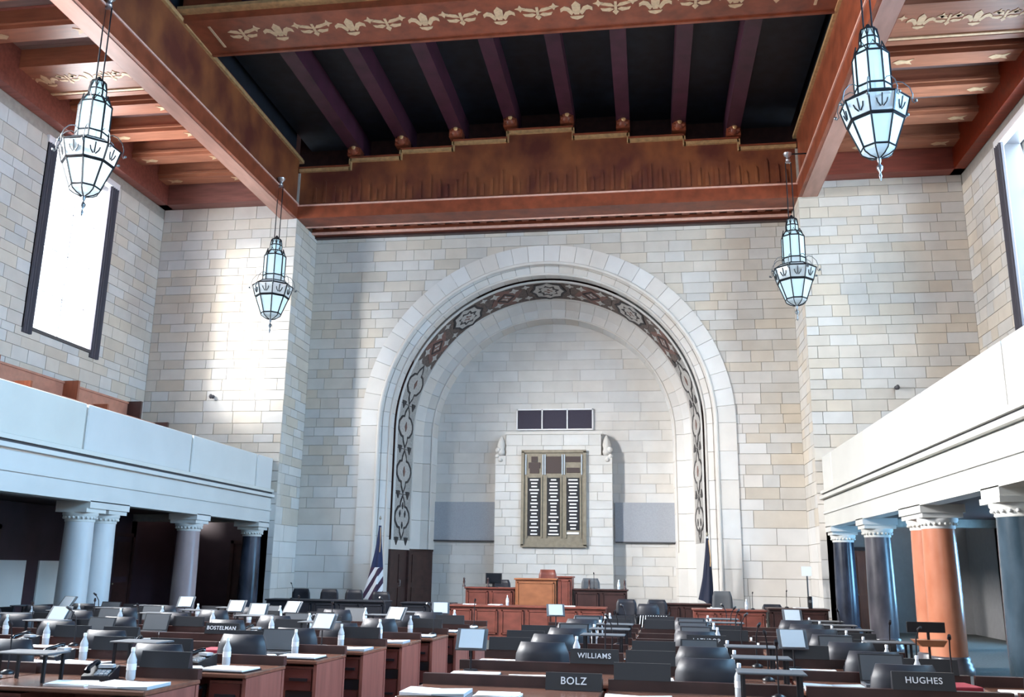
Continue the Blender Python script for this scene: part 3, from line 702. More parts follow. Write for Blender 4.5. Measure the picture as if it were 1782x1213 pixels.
# stepped coffers between long beams: navy panels and violet beams
BX = [-5.72, -4.22, -2.53, -.86, .86, 2.53, 4.16, 5.72]
BZ = [14.12, 14.38, 14.56, 14.82, 14.82, 14.56, 14.38, 14.12]
EDG = [-7.5]+BX+[7.5]; PZ = [14.6, 14.85, 15.05, 15.25, 15.45, 15.25, 15.05, 14.85, 14.6]
for y0, y1, nmb in ((19.0, 26.0, 'far'), (10.5, 17.5, 'near')):
    cf = struct(B(EDG[0], EDG[1], y0, y1, PZ[0], PZ[0]+.1).build('ceiling_coffer', NAVY), f'stepped dark panels of the {nmb} ceiling bay above the nave', 'ceiling')
    for i in range(1, 9): B(EDG[i], EDG[i+1], y0, y1, PZ[i], PZ[i]+.1).build('coffer_panel', NAVY, cf)
    for i, (x, z) in enumerate(zip(BX, BZ)):
        wh = ('leftmost', 'second from the left', 'third from the left', 'just left of centre', 'just right of centre', 'third from the right', 'second from the right', 'rightmost')[i]
        cb = thing('coffer_beam', f'narrow violet-painted beam in the {nmb} dark ceiling bay, {wh}', 'beam', (x, y1-1.0, z), group='violet beams of the dark ceiling', kind='structure')
        B(-.20, .20, y0-y1+1.0, 1.0, 0, .7).build('timber', PURPLE, cb)
        if nmb == 'far':
            yc = YE-(y1-1.0)
            c = MB(); c.ball((0, yc-.02, -.05), .17, .17, .19, 12, 8); c.box(-.2, .2, yc-.05, yc+.35, -.24, .0)
            c.tube([(-.16, yc-.1, -.1), (.16, yc-.1, -.1)], .06, 8); c.build('corbel', CEILW, cb)
            MB().ball((.02, yc-.16, -.02), .07, .05, .09).build('gilt_rosette', GOLD, cb)

# tie beam over the far arch with stepped top
tie = thing('stepped_tie_beam', 'deep carved red-brown beam with stepped gilt top edge above the far wall', 'beam', (0, YE, 11.9), kind='structure')
B(-RX, RX, 0, .75, 0, .41).build('lower_fascia', CEILW, tie)
B(-RX, RX, -.035, .06, .385, .43).build('rose_bead', ROSE, tie)
STEP = [(-7.45, -5.82, 13.52), (-5.82, -4.23, 13.78), (-4.23, -2.60, 13.98), (-2.60, -.93, 14.17), (-.93, 1.05, 14.42), (1.05, 2.68, 14.15), (2.68, 4.30, 13.96), (4.30, 5.85, 13.77), (5.85, 7.45, 13.52)]
poly = [(-7.45, .41)]
poly = [(-7.45, .41)]+[p for a, b, z in STEP for p in ((a, z-11.9), (b, z-11.9))]+[(7.45, .41)]
MB().prism(poly, .05, .30, 'y').build('carved_face', CARVED, tie)
for i, (a, b, z) in enumerate(STEP):
    B(a, b, -.05, .12, z-11.9-.10, z-11.9).build('gilt_step_moulding', GOLD, tie)
    B(a, b, -.09, .12, z-11.9+.005, z-11.9+.045).build('gilt_step_lip', CEILW, tie)
    if i:
        zp = STEP[i-1][2]; B(a-.04, a+.04, -.05, .12, min(z, zp)-12.0, max(z, zp)-11.9).build('gilt_riser', GOLD, tie)
# incised figures on the carved face
for k in range(-6, 7):
    x = k*1.1; hh = .95-.02*abs(k)
    for dx, h_ in ((-.3, hh*.6), (0, hh*.85), (.3, hh*.65), (.52, hh*.45)):
        MB().prism([(x+dx-.05, .50), (x+dx+.05, .50), (x+dx+.035, .46+h_), (x+dx, .52+h_), (x+dx-.035, .46+h_)], .015, .06, 'y').build('incised_figure', CARVED, tie)
B(-RX, RX, .75, 1.30, .14, .30).build('recessed_soffit', DARKW, tie)
B(-RX, RX, .72, .78, -.03, .03).build('soffit_bead', ROSE, tie)
B(-RX, RX, 1.30, 1.76, -.02, .30).build('wall_trim', CEILW, tie)
B(-RX, RX, 1.27, 1.33, -.05, .02).build('soffit_bead', ROSE, tie)
B(-RX, RX, 1.55, 1.74, -.08, .02).build('wall_bead', DARKW, tie)
for k in range(34):
    x = -RX+.3+k*.44
    B(x-.10, x+.12, .80, 1.15, .06, .14).build('dentil', CEILW, tie)

# ------------------------------------------------------------------ chandeliers
def make_chandelier():
    t = thing('chandelier', 'x', 'chandelier', (0, 0, 0))
    oc = lambda r_, z, n=8: [(r_*math.cos(2*math.pi*(k+.5)/n), r_*math.sin(2*math.pi*(k+.5)/n), z) for k in range(n)]
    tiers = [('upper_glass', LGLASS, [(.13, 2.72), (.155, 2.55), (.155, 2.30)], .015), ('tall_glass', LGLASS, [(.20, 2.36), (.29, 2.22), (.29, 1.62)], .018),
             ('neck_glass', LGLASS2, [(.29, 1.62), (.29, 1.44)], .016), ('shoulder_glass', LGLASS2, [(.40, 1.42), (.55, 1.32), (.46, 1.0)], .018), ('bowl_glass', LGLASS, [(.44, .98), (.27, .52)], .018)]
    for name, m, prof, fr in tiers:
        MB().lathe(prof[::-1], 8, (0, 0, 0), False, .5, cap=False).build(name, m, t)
        f = MB()
        for k in range(8):
            a = 2*math.pi*(k+.5)/8; f.tube([((r_+.006)*math.cos(a), (r_+.006)*math.sin(a), z) for r_, z in prof], fr, 4, False)
        for r_, z in (prof if name != 'shoulder_glass' else prof):
            p = oc(r_+.006, z); p.append(p[0]); f.tube(p, fr, 4, False)
        f.build(name.replace('glass', 'frame'), IRON, t)
    # pointed arches at the shoulders of the upper tiers
    f = MB()
    for rr_, z0, z1 in ((.155, 2.55, 2.74), (.29, 2.20, 2.42)):
        for k in range(8):
            a0 = 2*math.pi*(k+.5)/8; a1 = 2*math.pi*(k+1.5)/8; am = (a0+a1)/2; rc = rr_*math.cos(math.pi/8)
            f.tube([(rr_*math.cos(a0), rr_*math.sin(a0), z0), (rc*.85*math.cos(am), rc*.85*math.sin(am), z1), (rr_*math.cos(a1), rr_*math.sin(a1), z0)], .012, 4, False)
    f.build('pointed_tracery', IRON, t)
    MB().lathe([(.0, 2.86), (.03, 2.84), (.06, 2.78), (.12, 2.74)][::-1], 8, (0, 0, 0), False, .5).build('top_cap', IRON, t)
    # curved arms with scrolls round the shoulder
    for k in range(8):
        a = 2*math.pi*(k+.5)/8; f = MB()
        pts = [(.30, 1.62), (.38, 1.66), (.48, 1.62), (.58, 1.50), (.62, 1.36), (.60, 1.24), (.64, 1.20)]
        f.tube([(r_*math.cos(a)*.97, r_*math.sin(a)*.97, z) for r_, z in pts], .009, 5); f.ball((.64*math.cos(a), .64*math.sin(a), 1.24), .03, n=6, m=4)
        f.build('curved_arm', STEELD, t)
        a = 2*math.pi*(k+1)/8; rc = .505*math.cos(math.pi/8)+.012   # small fleur on each shoulder pane
        f = MB()
        for dx, z0, z1 in ((0, 1.08, 1.28), (-.07, 1.07, 1.2), (.07, 1.07, 1.2)):
            def pt(u, z): rz = (.55-(1.32-z)*.09/.32)*math.cos(math.pi/8)+.014; return (rz*math.cos(a)-u*math.sin(a), rz*math.sin(a)+u*math.cos(a), z)
            f.tube([pt(dx*.3, z0), pt(dx, (z0+z1)/2), pt(dx*1.25, z1)], .012, 4, False)
        f.build('etched_fleur', IRON, t)
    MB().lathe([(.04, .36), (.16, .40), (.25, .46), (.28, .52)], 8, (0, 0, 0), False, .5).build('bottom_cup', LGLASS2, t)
    f = MB()
    for k in range(8):
        a = 2*math.pi*(k+.5)/8; f.tube([(r_*math.cos(a), r_*math.sin(a), z) for r_, z in ((.285, .52), (.255, .455), (.165, .395), (.04, .355))], .013, 4, False)
    f.build('cup_rib', IRON, t)
    MB().lathe([(.0, -.06), (.015, -.02), (.03, .04), (.012, .10), (.05, .16), (.055, .20), (.015, .25), (.035, .30), (.035, .36)], 10).build('finial', STEELD, t)
    for x in (-.07, .07): MB().tube([(x, 0, 2.74), (x, 0, 4.36)], .014, 6).build('suspension_rod', IRON, t)
    c = MB(); c.tube([(-.07, 0, 4.36), (.07, 0, 4.36)], .03, 6); c.tube([(0, 0, 4.36), (.0, 0, 4.46), (.06, 0, 4.58)], .025, 6); c.ball((0, 0, 4.44), .07, n=8, m=6)
    c.lathe([(.03, 4.5), (.10, 4.56), (.12, 4.62)], 8); c.build('hook', STEEL, t)
    return t
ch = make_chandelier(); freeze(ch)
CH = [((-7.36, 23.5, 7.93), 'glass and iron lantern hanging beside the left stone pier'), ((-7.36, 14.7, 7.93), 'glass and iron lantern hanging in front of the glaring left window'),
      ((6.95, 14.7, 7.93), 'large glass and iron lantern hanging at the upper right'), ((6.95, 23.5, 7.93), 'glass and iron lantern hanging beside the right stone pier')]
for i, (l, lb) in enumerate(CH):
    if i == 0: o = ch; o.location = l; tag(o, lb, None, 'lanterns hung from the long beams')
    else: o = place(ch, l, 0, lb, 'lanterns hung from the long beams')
    for x in (0,):
        s = -1 if l[0] < 0 else 1
        MB().tube([(l[0]-l[0], 0, 4.60), (s*RX+s*.02-l[0], 0, 4.60)], .02, 6).build('bracket', IRON, o) if abs(l[0]) < RX else None

# ------------------------------------------------------------------ gallery benches
for s, nm in ((-1, 'left'), (1, 'right')):
    for t, (x, zf, y1) in enumerate(((10.95, 4.95, 23.6), (10.1, 4.35, 24.2), (9.1, 3.85, 24.5))):
        if s > 0: y1 = 23.2
        b = thing('gallery_bench', f'long oak bench on the {("top", "middle", "lowest")[t]} tier of the {nm} gallery', 'bench', (s*x, 0, zf), group=f'benches in the {nm} gallery')
        y0 = 6 if s < 0 else 10
        for ya in [y0+2.9*i for i in range(int((y1-y0)/2.9))]:
            B(*sorted((s*.36, s*.42)), ya+.03, ya+2.87, .30, .95).build('backrest', PEWW, b)
            B(*sorted((s*-.02, s*.38)), ya+.03, ya+2.87, .38, .43).build('seat', PEWW, b)
            B(*sorted((s*-.04, s*.44)), ya-.04, ya+.03, 0, 1.02).build('end_panel', DOORW, b)
        B(*sorted((s*-.04, s*.44)), ya+2.87, ya+2.95, 0, 1.02).build('end_panel', DARKW, b)
        B(*sorted((s*.33, s*.45)), y0, ya+2.95, .95, 1.0).build('top_rail', PEWW, b)
for s, nm in ((-1, 'left'), (1, 'right')):
    f = thing('wall_fixture', f'tiny dark knob fixture on the end wall of the {nm} gallery', 'fixture', (s*9.62, YE-.02, 6.38))
    MB().lathe([(.06, 0), (.05, .03), (.02, .04), (.02, .1)], 8).xf(Matrix.Rotation(R(90), 4, 'X')).build('mount', FRAMED, f)
    MB().ball((0, -.13, -.01), .05, .06, .07, 8, 6).build('lens_head', FRAMED, f)

# ------------------------------------------------------------------ desks and chairs of the chamber
def make_desk():
    t = thing('desk', 'x', 'desk')
    q = MB(); q.bbox(-.665, .665, -.37, .35, .725, .76, .008); q.build('desk_top', DESKT, t)
    B(-.66, .66, .31, .37, .76, .835).build('rail', DARKW, t)
    B(-.66, .66, .30, .34, .02, .725).build('front_panel', DESKS, t)
    for x in (-.655, .625): B(x, x+.03, -.34, .32, 0, .725).build('side_panel', DESKS, t)
    for x in (-.62, .325):
        B(x, x+.295, -.30, .28, .06, .70).build('pedestal', DESKS, t)
        for z0, z1 in ((.10, .38), (.50, .68)):
            dd = B(x+.02, x+.275, -.325, -.295, z0, z1).build('drawer', DRAW, t)
            MB().box(x+.07, x+.24, -.345, -.325, (z0+z1)/2-.012, (z0+z1)/2+.012).build('handle', BLACK, dd)
        B(x+.03, x+.28, -.312, -.29, .39, .49).build('slot', BLACK, t)
    return t
def slab(w_, h_, th, curve, n=6, m=5, taper=.8):
    vs = []; fs = []
    for side in (0, 1):
        for j in range(m+1):
            v = j/m; ww = w_*(taper+(1-taper)*math.sin(math.pi*min(1, .25+v*.6)))*(1 if v < .85 else .88)
            for i in range(n+1):
                u = i/n*2-1; vs.append((u*ww/2, -curve*(u*u)*-1+side*th*(1-.5*abs(u)**3)*(1-.4*abs(2*v-1)**3)-.0, v*h_))
    W1 = n+1; S = W1*(m+1)
    for j in range(m):
        for i in range(n):
            a = j*W1+i; fs += [(a, a+1, a+W1+1, a+W1), (S+a, S+a+W1, S+a+W1+1, S+a+1)]
    for i in range(n): fs += [(i, S+i, S+i+1, i+1), (m*W1+i, m*W1+i+1, S+m*W1+i+1, S+m*W1+i)]
    for j in range(m): a = j*W1; fs += [(a, a+W1, S+a+W1, S+a), (a+n, S+a+n, S+a+W1+n, a+W1+n)]
    return MB().add(vs, fs, True)
def make_chair(m=LEATH, name='swivel_chair', high=.48):
    t = thing(name, 'x', 'chair')     # faces +y
    slab(.48, high, -.07, .04).xf(Matrix.Translation((0, -.17, .50))).build('backrest', m, t)
    q = MB(); q.bbox(-.24, .24, -.16, .26, .42, .49, .03); q.build('seat', m, t)
    for s in (-1, 1):
        MB().tube([(s*.25, -.12, .50), (s*.28, -.10, .64), (s*.28, .12, .65), (s*.25, .14, .47)], .018, 6).build('armrest', BLACK, t)
    MB().tube([(0, .03, .12), (0, .03, .42)], .03, 8).build('gas_column', STEEL, t)
    for k in range(5):
        a = 2*math.pi*k/5+.3; l = MB().tube([(0, .03, .12), (.22*math.cos(a), .03+.22*math.sin(a), .07)], .018, 5).build('base_leg', BLACK, t)
        MB().ball((.22*math.cos(a), .03+.22*math.sin(a), .03), .03, n=8, m=4).build('caster', BLACK, l)
    return t
def make_phone():
    t = thing('telephone', 'x', 'telephone')
    MB().hexa([(-.10, -.10, 0), (.10, -.10, 0), (.10, .10, 0), (-.10, .10, 0), (-.10, -.10, .03), (.10, -.10, .03), (.10, .10, .09), (-.10, .10, .09)]).build('phone_body', BLACK, t)
    MB().tube([(-.065, -.09, .06), (-.065, -.07, .085), (-.065, .07, .115), (-.065, .09, .105)], [.026, .016, .016, .026], 8).build('handset', BLACKG, t)
    B(-.02, .08, -.0, .07, .07, .093).xf(Matrix.Translation((0, 0, .006))).build('display', GREYL, t)
    k = MB()
    for i in range(3):
        for j in range(3): k.box(-.015+i*.034, .01+i*.034, -.085+j*.028, -.065+j*.028, .035+j*.009, .048+j*.009)
    tag(k.build('keypad', GREYL, t), kind='stuff'); return t
def make_laptop():
    t = thing('laptop', 'x', 'laptop')
    B(-.17, .17, -.12, .11, 0, .02).build('base', GREY, t)
    B(-.15, .15, -.03, .09, .02, .024).build('keyboard', BLACK, t)
    MB().hexa([(-.17, .11, .01), (.17, .11, .01), (.17, .12, .01), (-.17, .12, .01), (-.17, .18, .22), (.17, .18, .22), (.17, .19, .22), (-.17, .19, .22)]).build('screen_lid', BLACK, t)
    MB().hexa([(-.155, .1155, .03), (.155, .1155, .03), (.155, .118, .03), (-.155, .118, .03), (-.155, .175, .21), (.155, .175, .21), (.155, .178, .21), (-.155, .178, .21)]).xf(Matrix.Translation((0, -.004, 0))).build('display', GREY, t)
    return t
def make_bottle():
    t = thing('water_bottle', 'x', 'bottle')
    MB().lathe([(.026, 0), (.033, .01), (.033, .06), (.030, .08), (.033, .10), (.033, .14), (.013, .19), (.012, .205)], 12).build('bottle_body', WATER, t)
    MB().lathe([(.034, .07), (.034, .115)], 12, cap=False).build('bottle_label', PAPER, t)
    MB().lathe([(.014, .20), (.014, .225), (.010, .228)], 10).build('cap', WHITE, t); return t
def make_mic():
    t = thing('gooseneck_microphone', 'x', 'microphone')
    MB().lathe([(.05, 0), (.05, .015), (.02, .03)], 12).build('base', BLACK, t)
    MB().tube([(0, 0, .02), (0, .01, .15), (0, -.01, .28), (0, -.08, .36)], .006, 6).build('gooseneck', BLACK, t)
    MB().tube([(0, -.08, .36), (0, -.13, .385)], [.016, .012], 8).build('mic_head', BLACK, t); return t
def make_tray():
    t = thing('desk_riser', 'x', 'riser')
    q = MB(); q.bbox(-.22, .22, -.13, .13, .185, .20, .006); q.build('shelf_top', GREY, t)
    for x in (-.19, .17):
        for y in (-.11, .09): B(x, x+.02, y, y+.02, 0, .185).build('leg', BLACK, t)
    return t
def make_stand():
    t = thing('reading_stand', 'x', 'stand')
    MB().tube([(0, 0, .012), (0, 0, .20)], .008, 6).build('pole', BLACK, t)
    MB().lathe([(.06, 0), (.06, .012)], 12).build('foot', BLACK, t)
    MB().hexa([(-.13, -.03, .17), (.13, -.03, .17), (.13, -.02, .16), (-.13, -.02, .16), (-.13, .09, .33), (.13, .09, .33), (.13, .10, .32), (-.13, .10, .32)]).build('rest_board', GREY, t)
    MB().hexa([(-.10, -.034, .185), (.10, -.034, .185), (.10, -.03, .18), (-.10, -.03, .18), (-.10, .075, .325), (.10, .075, .325), (.10, .082, .32), (-.10, .082, .32)]).build('sheet', PAPERB, t)
    return t
def make_papers(kind):
    if kind == 'sheaf':
        t = thing('paper_sheaf', 'x', 'papers'); 
        q = B(-.15, .15, -.105, .105, 0, .012); q.build('lower_sheets', PAPER, t)
        B(-.145, .145, -.10, .10, .012, .018).xf(Matrix.Rotation(.12, 4, 'Z')).build('upper_sheets', PAPER, t)
    elif kind == 'pad':
        t = thing('writing_pad', 'x', 'notepad'); B(-.20, .20, -.15, .15, 0, .01).build('backing_board', BLACK, t)
        B(-.19, .19, -.14, .14, .01, .022).build('sheets', PAPER, t)
    else:
        t = thing('open_folder', 'x', 'folder')
        for s in (-1, 1): MB().hexa([(0, -.15, .004), (s*.22, -.15, 0), (s*.22, .15, 0), (0, .15, .004), (0, -.15, .014), (s*.22, -.15, .022), (s*.22, .15, .022), (0, .15, .014)]).build('page', PAPERB if s > 0 else PAPER, t)
    return t
def make_plate():
    t = thing('name_plate', 'x', 'name plate')
    MB().prism([(-.035, 0), (.035, 0), (.012, .115), (-.012, .115)], -.20, .20, 'x').build('plate', BLACK, t); return t
def make_binder():
    t = thing('ring_binder', 'x', 'binder')
    q = MB(); q.bbox(-.13, .13, -.15, .15, 0, .055, .006); q.build('cover', REDP, t); B(-.125, .135, -.145, .145, .006, .048).build('pages', PAPER, t); return t
PR = dict(desk=make_desk(), chair=make_chair(), phone=make_phone(), laptop=make_laptop(), bottle=make_bottle(), mic=make_mic(), tray=make_tray(), stand=make_stand(), sheaf=make_papers('sheaf'), pad=make_papers('pad'), folder=make_papers('folder'), plate=make_plate(), binder=make_binder())
for p_ in PR.values(): freeze(p_)
USED = set()
def put(k, loc, rz, label, group):
    if k not in USED:
        USED.add(k); o = PR[k]; o.location = loc; o.rotation_euler = (0, 0, rz); return tag(o, label, None, group)
    return place(PR[k], loc, rz, label, group)
def text_on(parent, s, size, loc, rot, m, bold=.004):
    c = bpy.data.curves.new('lettering', 'FONT'); c.body = s; c.size = size; c.align_x = 'CENTER'; c.align_y = 'CENTER'; c.extrude = .002; c.offset = bold*size*2; c.space_character = 1.1
    o = bpy.data.objects.new('tmp', c); col.objects.link(o); bpy.context.view_layer.update()
    me = bpy.data.meshes.new_from_object(o); bpy.data.objects.remove(o); me.materials.clear(); me.materials.append(m)
    t = bpy.data.objects.new('lettering', me); col.objects.link(t); t.location = loc; t.rotation_euler = rot; t.parent = parent; return t
ORD = ['first', 'second', 'third', 'fourth', 'fifth', 'sixth', 'seventh', 'eighth', 'ninth']
LROW = [(-.27, 6.03), (-.05, 7.13), (.11, 8.27), (.24, 9.24), (.37, 10.24), (.50, 11.15), (.60, 12.07), (.68, 12.99)]
RROW = [(1.36, 6.25), (1.42, 7.30), (1.45, 8.35), (1.47, 9.35), (1.50, 10.30), (1.52, 11.22), (1.54, 12.14), (1.56, 13.06)]
NAMES = {('L', 3, 1): ('BOSTELMAN', .10), ('L', 6, 1): ('McDONNELL', -.15), ('R', 0, 0): ('BOLZ', .46), ('R', 1, 0): ('WILLIAMS', .48), ('R', 0, 2): ('HUGHES', .10), ('R', 3, 1): ('LATHROP', .10)}
rn = random.Random(11)
for side, rows in (('L', LROW), ('R', RROW)):
    for r_, (ax, ay) in enumerate(rows):
        n = (3, 4, 5, 5, 5, 5, 5, 5)[r_] if side == 'L' else (4, 4, 3, 3, 3, 3, 3, 3)[r_]
        rz = R(-3) if side == 'L' else R(-1.5)
        for i in range(n):
            sg = -1 if side == 'L' else 1
            cx = ax+sg*math.cos(rz)*(.675+1.36*i); cy = ay+sg*math.sin(rz)*(.675+1.36*i)+.37
            def at(x, y, z=.7615): return (cx+x*math.cos(rz)-y*math.sin(rz), cy+x*math.sin(rz)+y*math.cos(rz), z)
            sd = 'left' if side == 'L' else 'right'
            where = f'{ORD[i]} desk {sd} of the aisle, {ORD[r_]} row'
            put('desk', (cx, cy, 0), rz, f'red-brown wooden desk, {ORD[i]} {sd} of the aisle in the {ORD[r_]} row from the camera', 'desks in rows across the floor')
            nmd = (side, r_, i) in NAMES
            gap = ay-(rows[r_-1][1]+.745) if r_ else .4
            if (r_ > 0 or (side == 'L' and i == 1)) and not nmd:
                yy = -.127-min(.25, gap)
                put('chair', at(rn.uniform(-.015, .015), yy, 0), rz+rn.uniform(-.01, .01), f'black leather swivel chair at the {where}', 'swivel chairs tucked in at the desks')
            nm = NAMES.get((side, r_, i))
            px_ = nm[1] if nm else rn.choice((-.42, .38))
            pl = put('plate', at(px_, .335, .836) if not (nm and nm[0] == 'BOLZ') else at(.46, .262, .7615), rz, (f'black name plate with white surname, {where}' if nm else f'plain black name plate, {where}'), 'name plates on desk rails' if not nm else None)
            if nm:
                if 'group' in pl: del pl['group']
                text_on(pl, nm[0], .070 if nm[0] == 'BOLZ' else .058, (0, -.030, .062), (R(78), 0, 0), PAPER)
            lay = rn.random()
            if lay < .55: put('pad', at(.425*(1 if side == 'L' else -1), -.18), rz+rn.uniform(-.05, .05), f'white writing pad with dark edge on the {where}', 'writing pads on desks')
            else: put('folder', at(.43*(1 if side == 'L' else -1), -.18), rz+rn.uniform(-.03, .03), f'open folder of papers on the {where}', 'open folders on desks')
            put('sheaf', at(0, -.21), rz+rn.uniform(-.16, .16), f'loose sheaf of white papers on the {where}', 'paper sheaves on desks')
            if nmd: pass
            elif rn.random() < .6: put('tray', at(-.43 if side == 'L' else .43, -.10 if side == 'L' else -.05), rz+rn.uniform(-.03, .03), f'grey riser shelf on black legs on the {where}', 'riser shelves on desks')
            elif rn.random() < .6: put('binder', at(-.43 if side == 'L' else .43, -.14), rz+.15, f'dark red ring binder lying on the {where}', 'red binders on desks')
            q = rn.random()
            if nmd: q = 2
            if q < .45: put('phone', at(-.02, .13), rz+rn.uniform(-.4, .4), f'black desk telephone on the {where}', 'telephones on desks')
            elif q < .85: put('laptop', at(-.0, .095), rz+rn.uniform(-.08, .08), f'open dark laptop on the {where}', 'laptops on desks')
            elif q < .93: put('stand', at(.02, .1), rz+rn.uniform(-.3, .3), f'reading stand with pale sheet, {where}', 'reading stands on desks')
            if rn.random() < .8 and not nmd: put('bottle', at(.22 if side == 'L' else .24, .14), 0, f'clear water bottle with white cap on the {where}', 'water bottles on desks')
            if rn.random() < .55 and not nmd: put('mic', at(.50, .20), rz+rn.uniform(-.6, .6), f'thin gooseneck microphone on the {where}', 'gooseneck microphones on desks')
            if rn.random() < .12: put('stand', at(-.54, .20), rz+rn.uniform(-.3, .3), f'reading stand at the left end of the {where}', 'reading stands on desks')

# ------------------------------------------------------------------ rostrum
def panel_desk(name, label, cat, x0, x1, y0, y1, z0, z1, m, np_, mt=None):
    t = thing(name, label, cat, ((x0+x1)/2, (y0+y1)/2, z0)); hx, hy, h_ = (x1-x0)/2, (y1-y0)/2, z1-z0
    B(-hx, hx, -hy+.02, hy, 0, h_-.04).build('body', m, t)
    q = MB(); q.bbox(-hx-.03, hx+.03, -hy-.03, hy+.02, h_-.04, h_, .01); q.build('counter_top', mt or m, t)
    B(-hx-.01, hx+.01, -hy-.0, hy, 0, .09).build('plinth', m, t)
    wd = 2*hx/np_
    for i in range(np_):
        xa, xb = -hx+i*wd+.05, -hx+(i+1)*wd-.05
        B(xa+.04, xb-.04, -hy+.0, -hy+.03, .17, h_-.13).build('front_panel', m, t)
        for a in ((xa, xa+.03, .13, h_-.09), (xb-.03, xb, .13, h_-.09), (xa, xb, .13, .16), (xa, xb, h_-.12, h_-.09)):
            B(a[0], a[1], -hy-.012, -hy+.02, a[2], a[3]).build('panel_moulding', m, t)
    return t
dais = thing('dais', 'low two-step wooden platform carrying the rostrum desks', 'platform', (0.3, 23.6, 0))
B(-1.95, 2.45, -1.15, 1.6, 0, .17).build('lower_step', DARKW, dais); B(-1.85, 2.35, -.9, 1.6, .17, .34).build('upper_step', DARKW, dais)
panel_desk('clerk_desk', 'long red wooden clerk desk in front of the rostrum', 'desk', -1.55, 2.05, 21.3, 22.0, 0, .75, RED, 6)
panel_desk('presiding_desk', 'orange-brown panelled presiding desk in the middle of the rostrum', 'desk', -.20, .80, 22.75, 23.4, .34, 1.35, ORANGE, 1)
panel_desk('side_lectern', 'red wooden block joined at the right of the presiding desk', 'lectern', .84, 1.18, 22.75, 23.4, .34, 1.41, RED, 1)
panel_desk('wing_desk', 'dark red wing desk left of the presiding desk', 'desk', -1.45, -.24, 22.85, 23.4, .34, 1.12, RED, 2)
panel_desk('wing_desk', 'dark brown wing desk right of the presiding desk', 'desk', 1.22, 2.5, 22.85, 23.4, .34, 1.12, DARKW, 2)
panel_desk('side_desk', 'long dark red desk right of the rostrum below the flag', 'desk', 4.02, 5.6, 21.8, 22.4, 0, .75, RED, 3)
panel_desk('side_desk', 'long dark brown desk beside the black column, right of the dark red desk', 'desk', 5.68, 6.95, 21.8, 22.4, 0, .80, DARKW, 2)
panel_desk('side_desk', 'long blue-black desk left of the rostrum below the striped flag', 'desk', -6.15, -3.2, 21.8, 22.4, 0, .78, LEATH, 5)
panel_desk('side_desk', 'short dark desk between the door and the clerk desk', 'desk', -3.1, -1.8, 23.0, 23.5, 0, .72, LEATH, 2)
panel_desk('side_desk', 'dark wooden bench front right of the rostrum', 'desk', 3.45, 4.5, 23.6, 24.1, 0, .80, DARKW, 3)
# turned rail posts
for x, lb in ((-1.5, 'leftmost'), (-.9, 'second'), (1.6, 'third'), (2.45, 'rightmost')):
    p_ = thing('rail_post', f'short turned wooden post on the rostrum wing desk, {lb} of the four', 'post', (x, 22.9, 1.12), group='posts on the rostrum desks')
    MB().lathe([(.04, 0), (.04, .03), (.02, .06), (.03, .12), (.02, .18), (.03, .2), (0, .24)], 8).build('post', DARKW, p_)
for (x, y, z, lb, m, hgh) in ((.45, 23.95, .34, 'tall reddish chair behind the presiding desk', RED, .72), (1.55, 23.95, .34, 'grey-black chair right of the presiding desk', GREY, .52), (-.75, 23.95, .34, 'black chair left of the presiding desk behind the monitor', LEATH, .45),
     (4.75, 22.9, 0, 'dark padded chair behind the dark red side desk', GREY, .62), (-5.75, 22.9, 0, 'black chair behind the left side desk, leftmost', LEATH, .50), (-5.0, 22.9, 0, 'black chair behind the left side desk, second from the left', LEATH, .50),
     (-4.35, 22.9, 0, 'black chair behind the left side desk, third from the left', LEATH, .50), (-3.65, 22.9, 0, 'black chair behind the left side desk, nearest the door', LEATH, .46), (5.9, 22.95, 0, 'black chair behind the dark brown side desk', LEATH, .34),
     (2.5, 22.0, 0, 'black chair standing right of the clerk desk', LEATH, .42), (3.2, 22.1, 0, 'black chair farther right of the clerk desk', LEATH, .42), (3.0, 20.2, 0, 'black chair in front of the rack of white files', LEATH, .40)):
    c = make_chair(m, 'rostrum_chair', hgh); c.location = (x, y, z); c.rotation_euler = (0, 0, math.pi if y > 21 else 0); tag(c, lb)
mo = thing('monitor', 'small black monitor on the left wing desk of the rostrum', 'monitor', (-.78, 23.0, 1.12))
B(-.20, .20, 0, .03, .08, .34).build('screen_case', BLACK, mo); B(-.18, .18, -.006, 0, .10, .32).build('screen', BLACKG, mo); B(-.03, .03, .0, .04, .01, .09).build('neck', BLACK, mo); B(-.1, .1, -.05, .1, 0, .012).build('foot', BLACK, mo)
for x, y, z, rz, lb in ((-1.1, 21.6, .75, .1, 'paper sheaf at the left end of the clerk desk'), (-.5, 21.65, .75, -.2, 'paper sheaf second along the clerk desk'), (1.2, 21.6, .75, .1, 'paper sheaf toward the right end of the clerk desk'), (4.5, 22.1, .75, .2, 'paper sheaf on the dark red side desk'), (6.4, 22.1, .80, .1, 'paper sheaf on the dark brown side desk')):
    put('sheaf', (x, y, z), rz, lb, 'paper sheaves on the rostrum desks')
for x, y, z, lb in ((-.2, 21.5, .75, 'water bottle on the clerk desk'), (5.2, 22.0, .75, 'water bottle on the dark red side desk'), (2.3, 23.0, 1.12, 'water bottle on the right wing desk')):
    put('bottle', (x, y, z), 0, lb, 'water bottles on the rostrum')
for x, y, z, lb in ((1.7, 23.05, 1.12, 'gooseneck microphone on the right wing desk'), (5.35, 22.1, .75, 'gooseneck microphone on the dark red side desk'), (6.1, 22.1, .80, 'gooseneck microphone on the dark brown side desk'), (-5.6, 22.05, .78, 'gooseneck microphone on the left side desk')):
    put('mic', (x, y, z), 0, lb, 'microphones on the rostrum')
sp = thing('desk_speaker', 'small dark upright speaker on the dark brown side desk', 'speaker', (6.62, 22.15, .80))
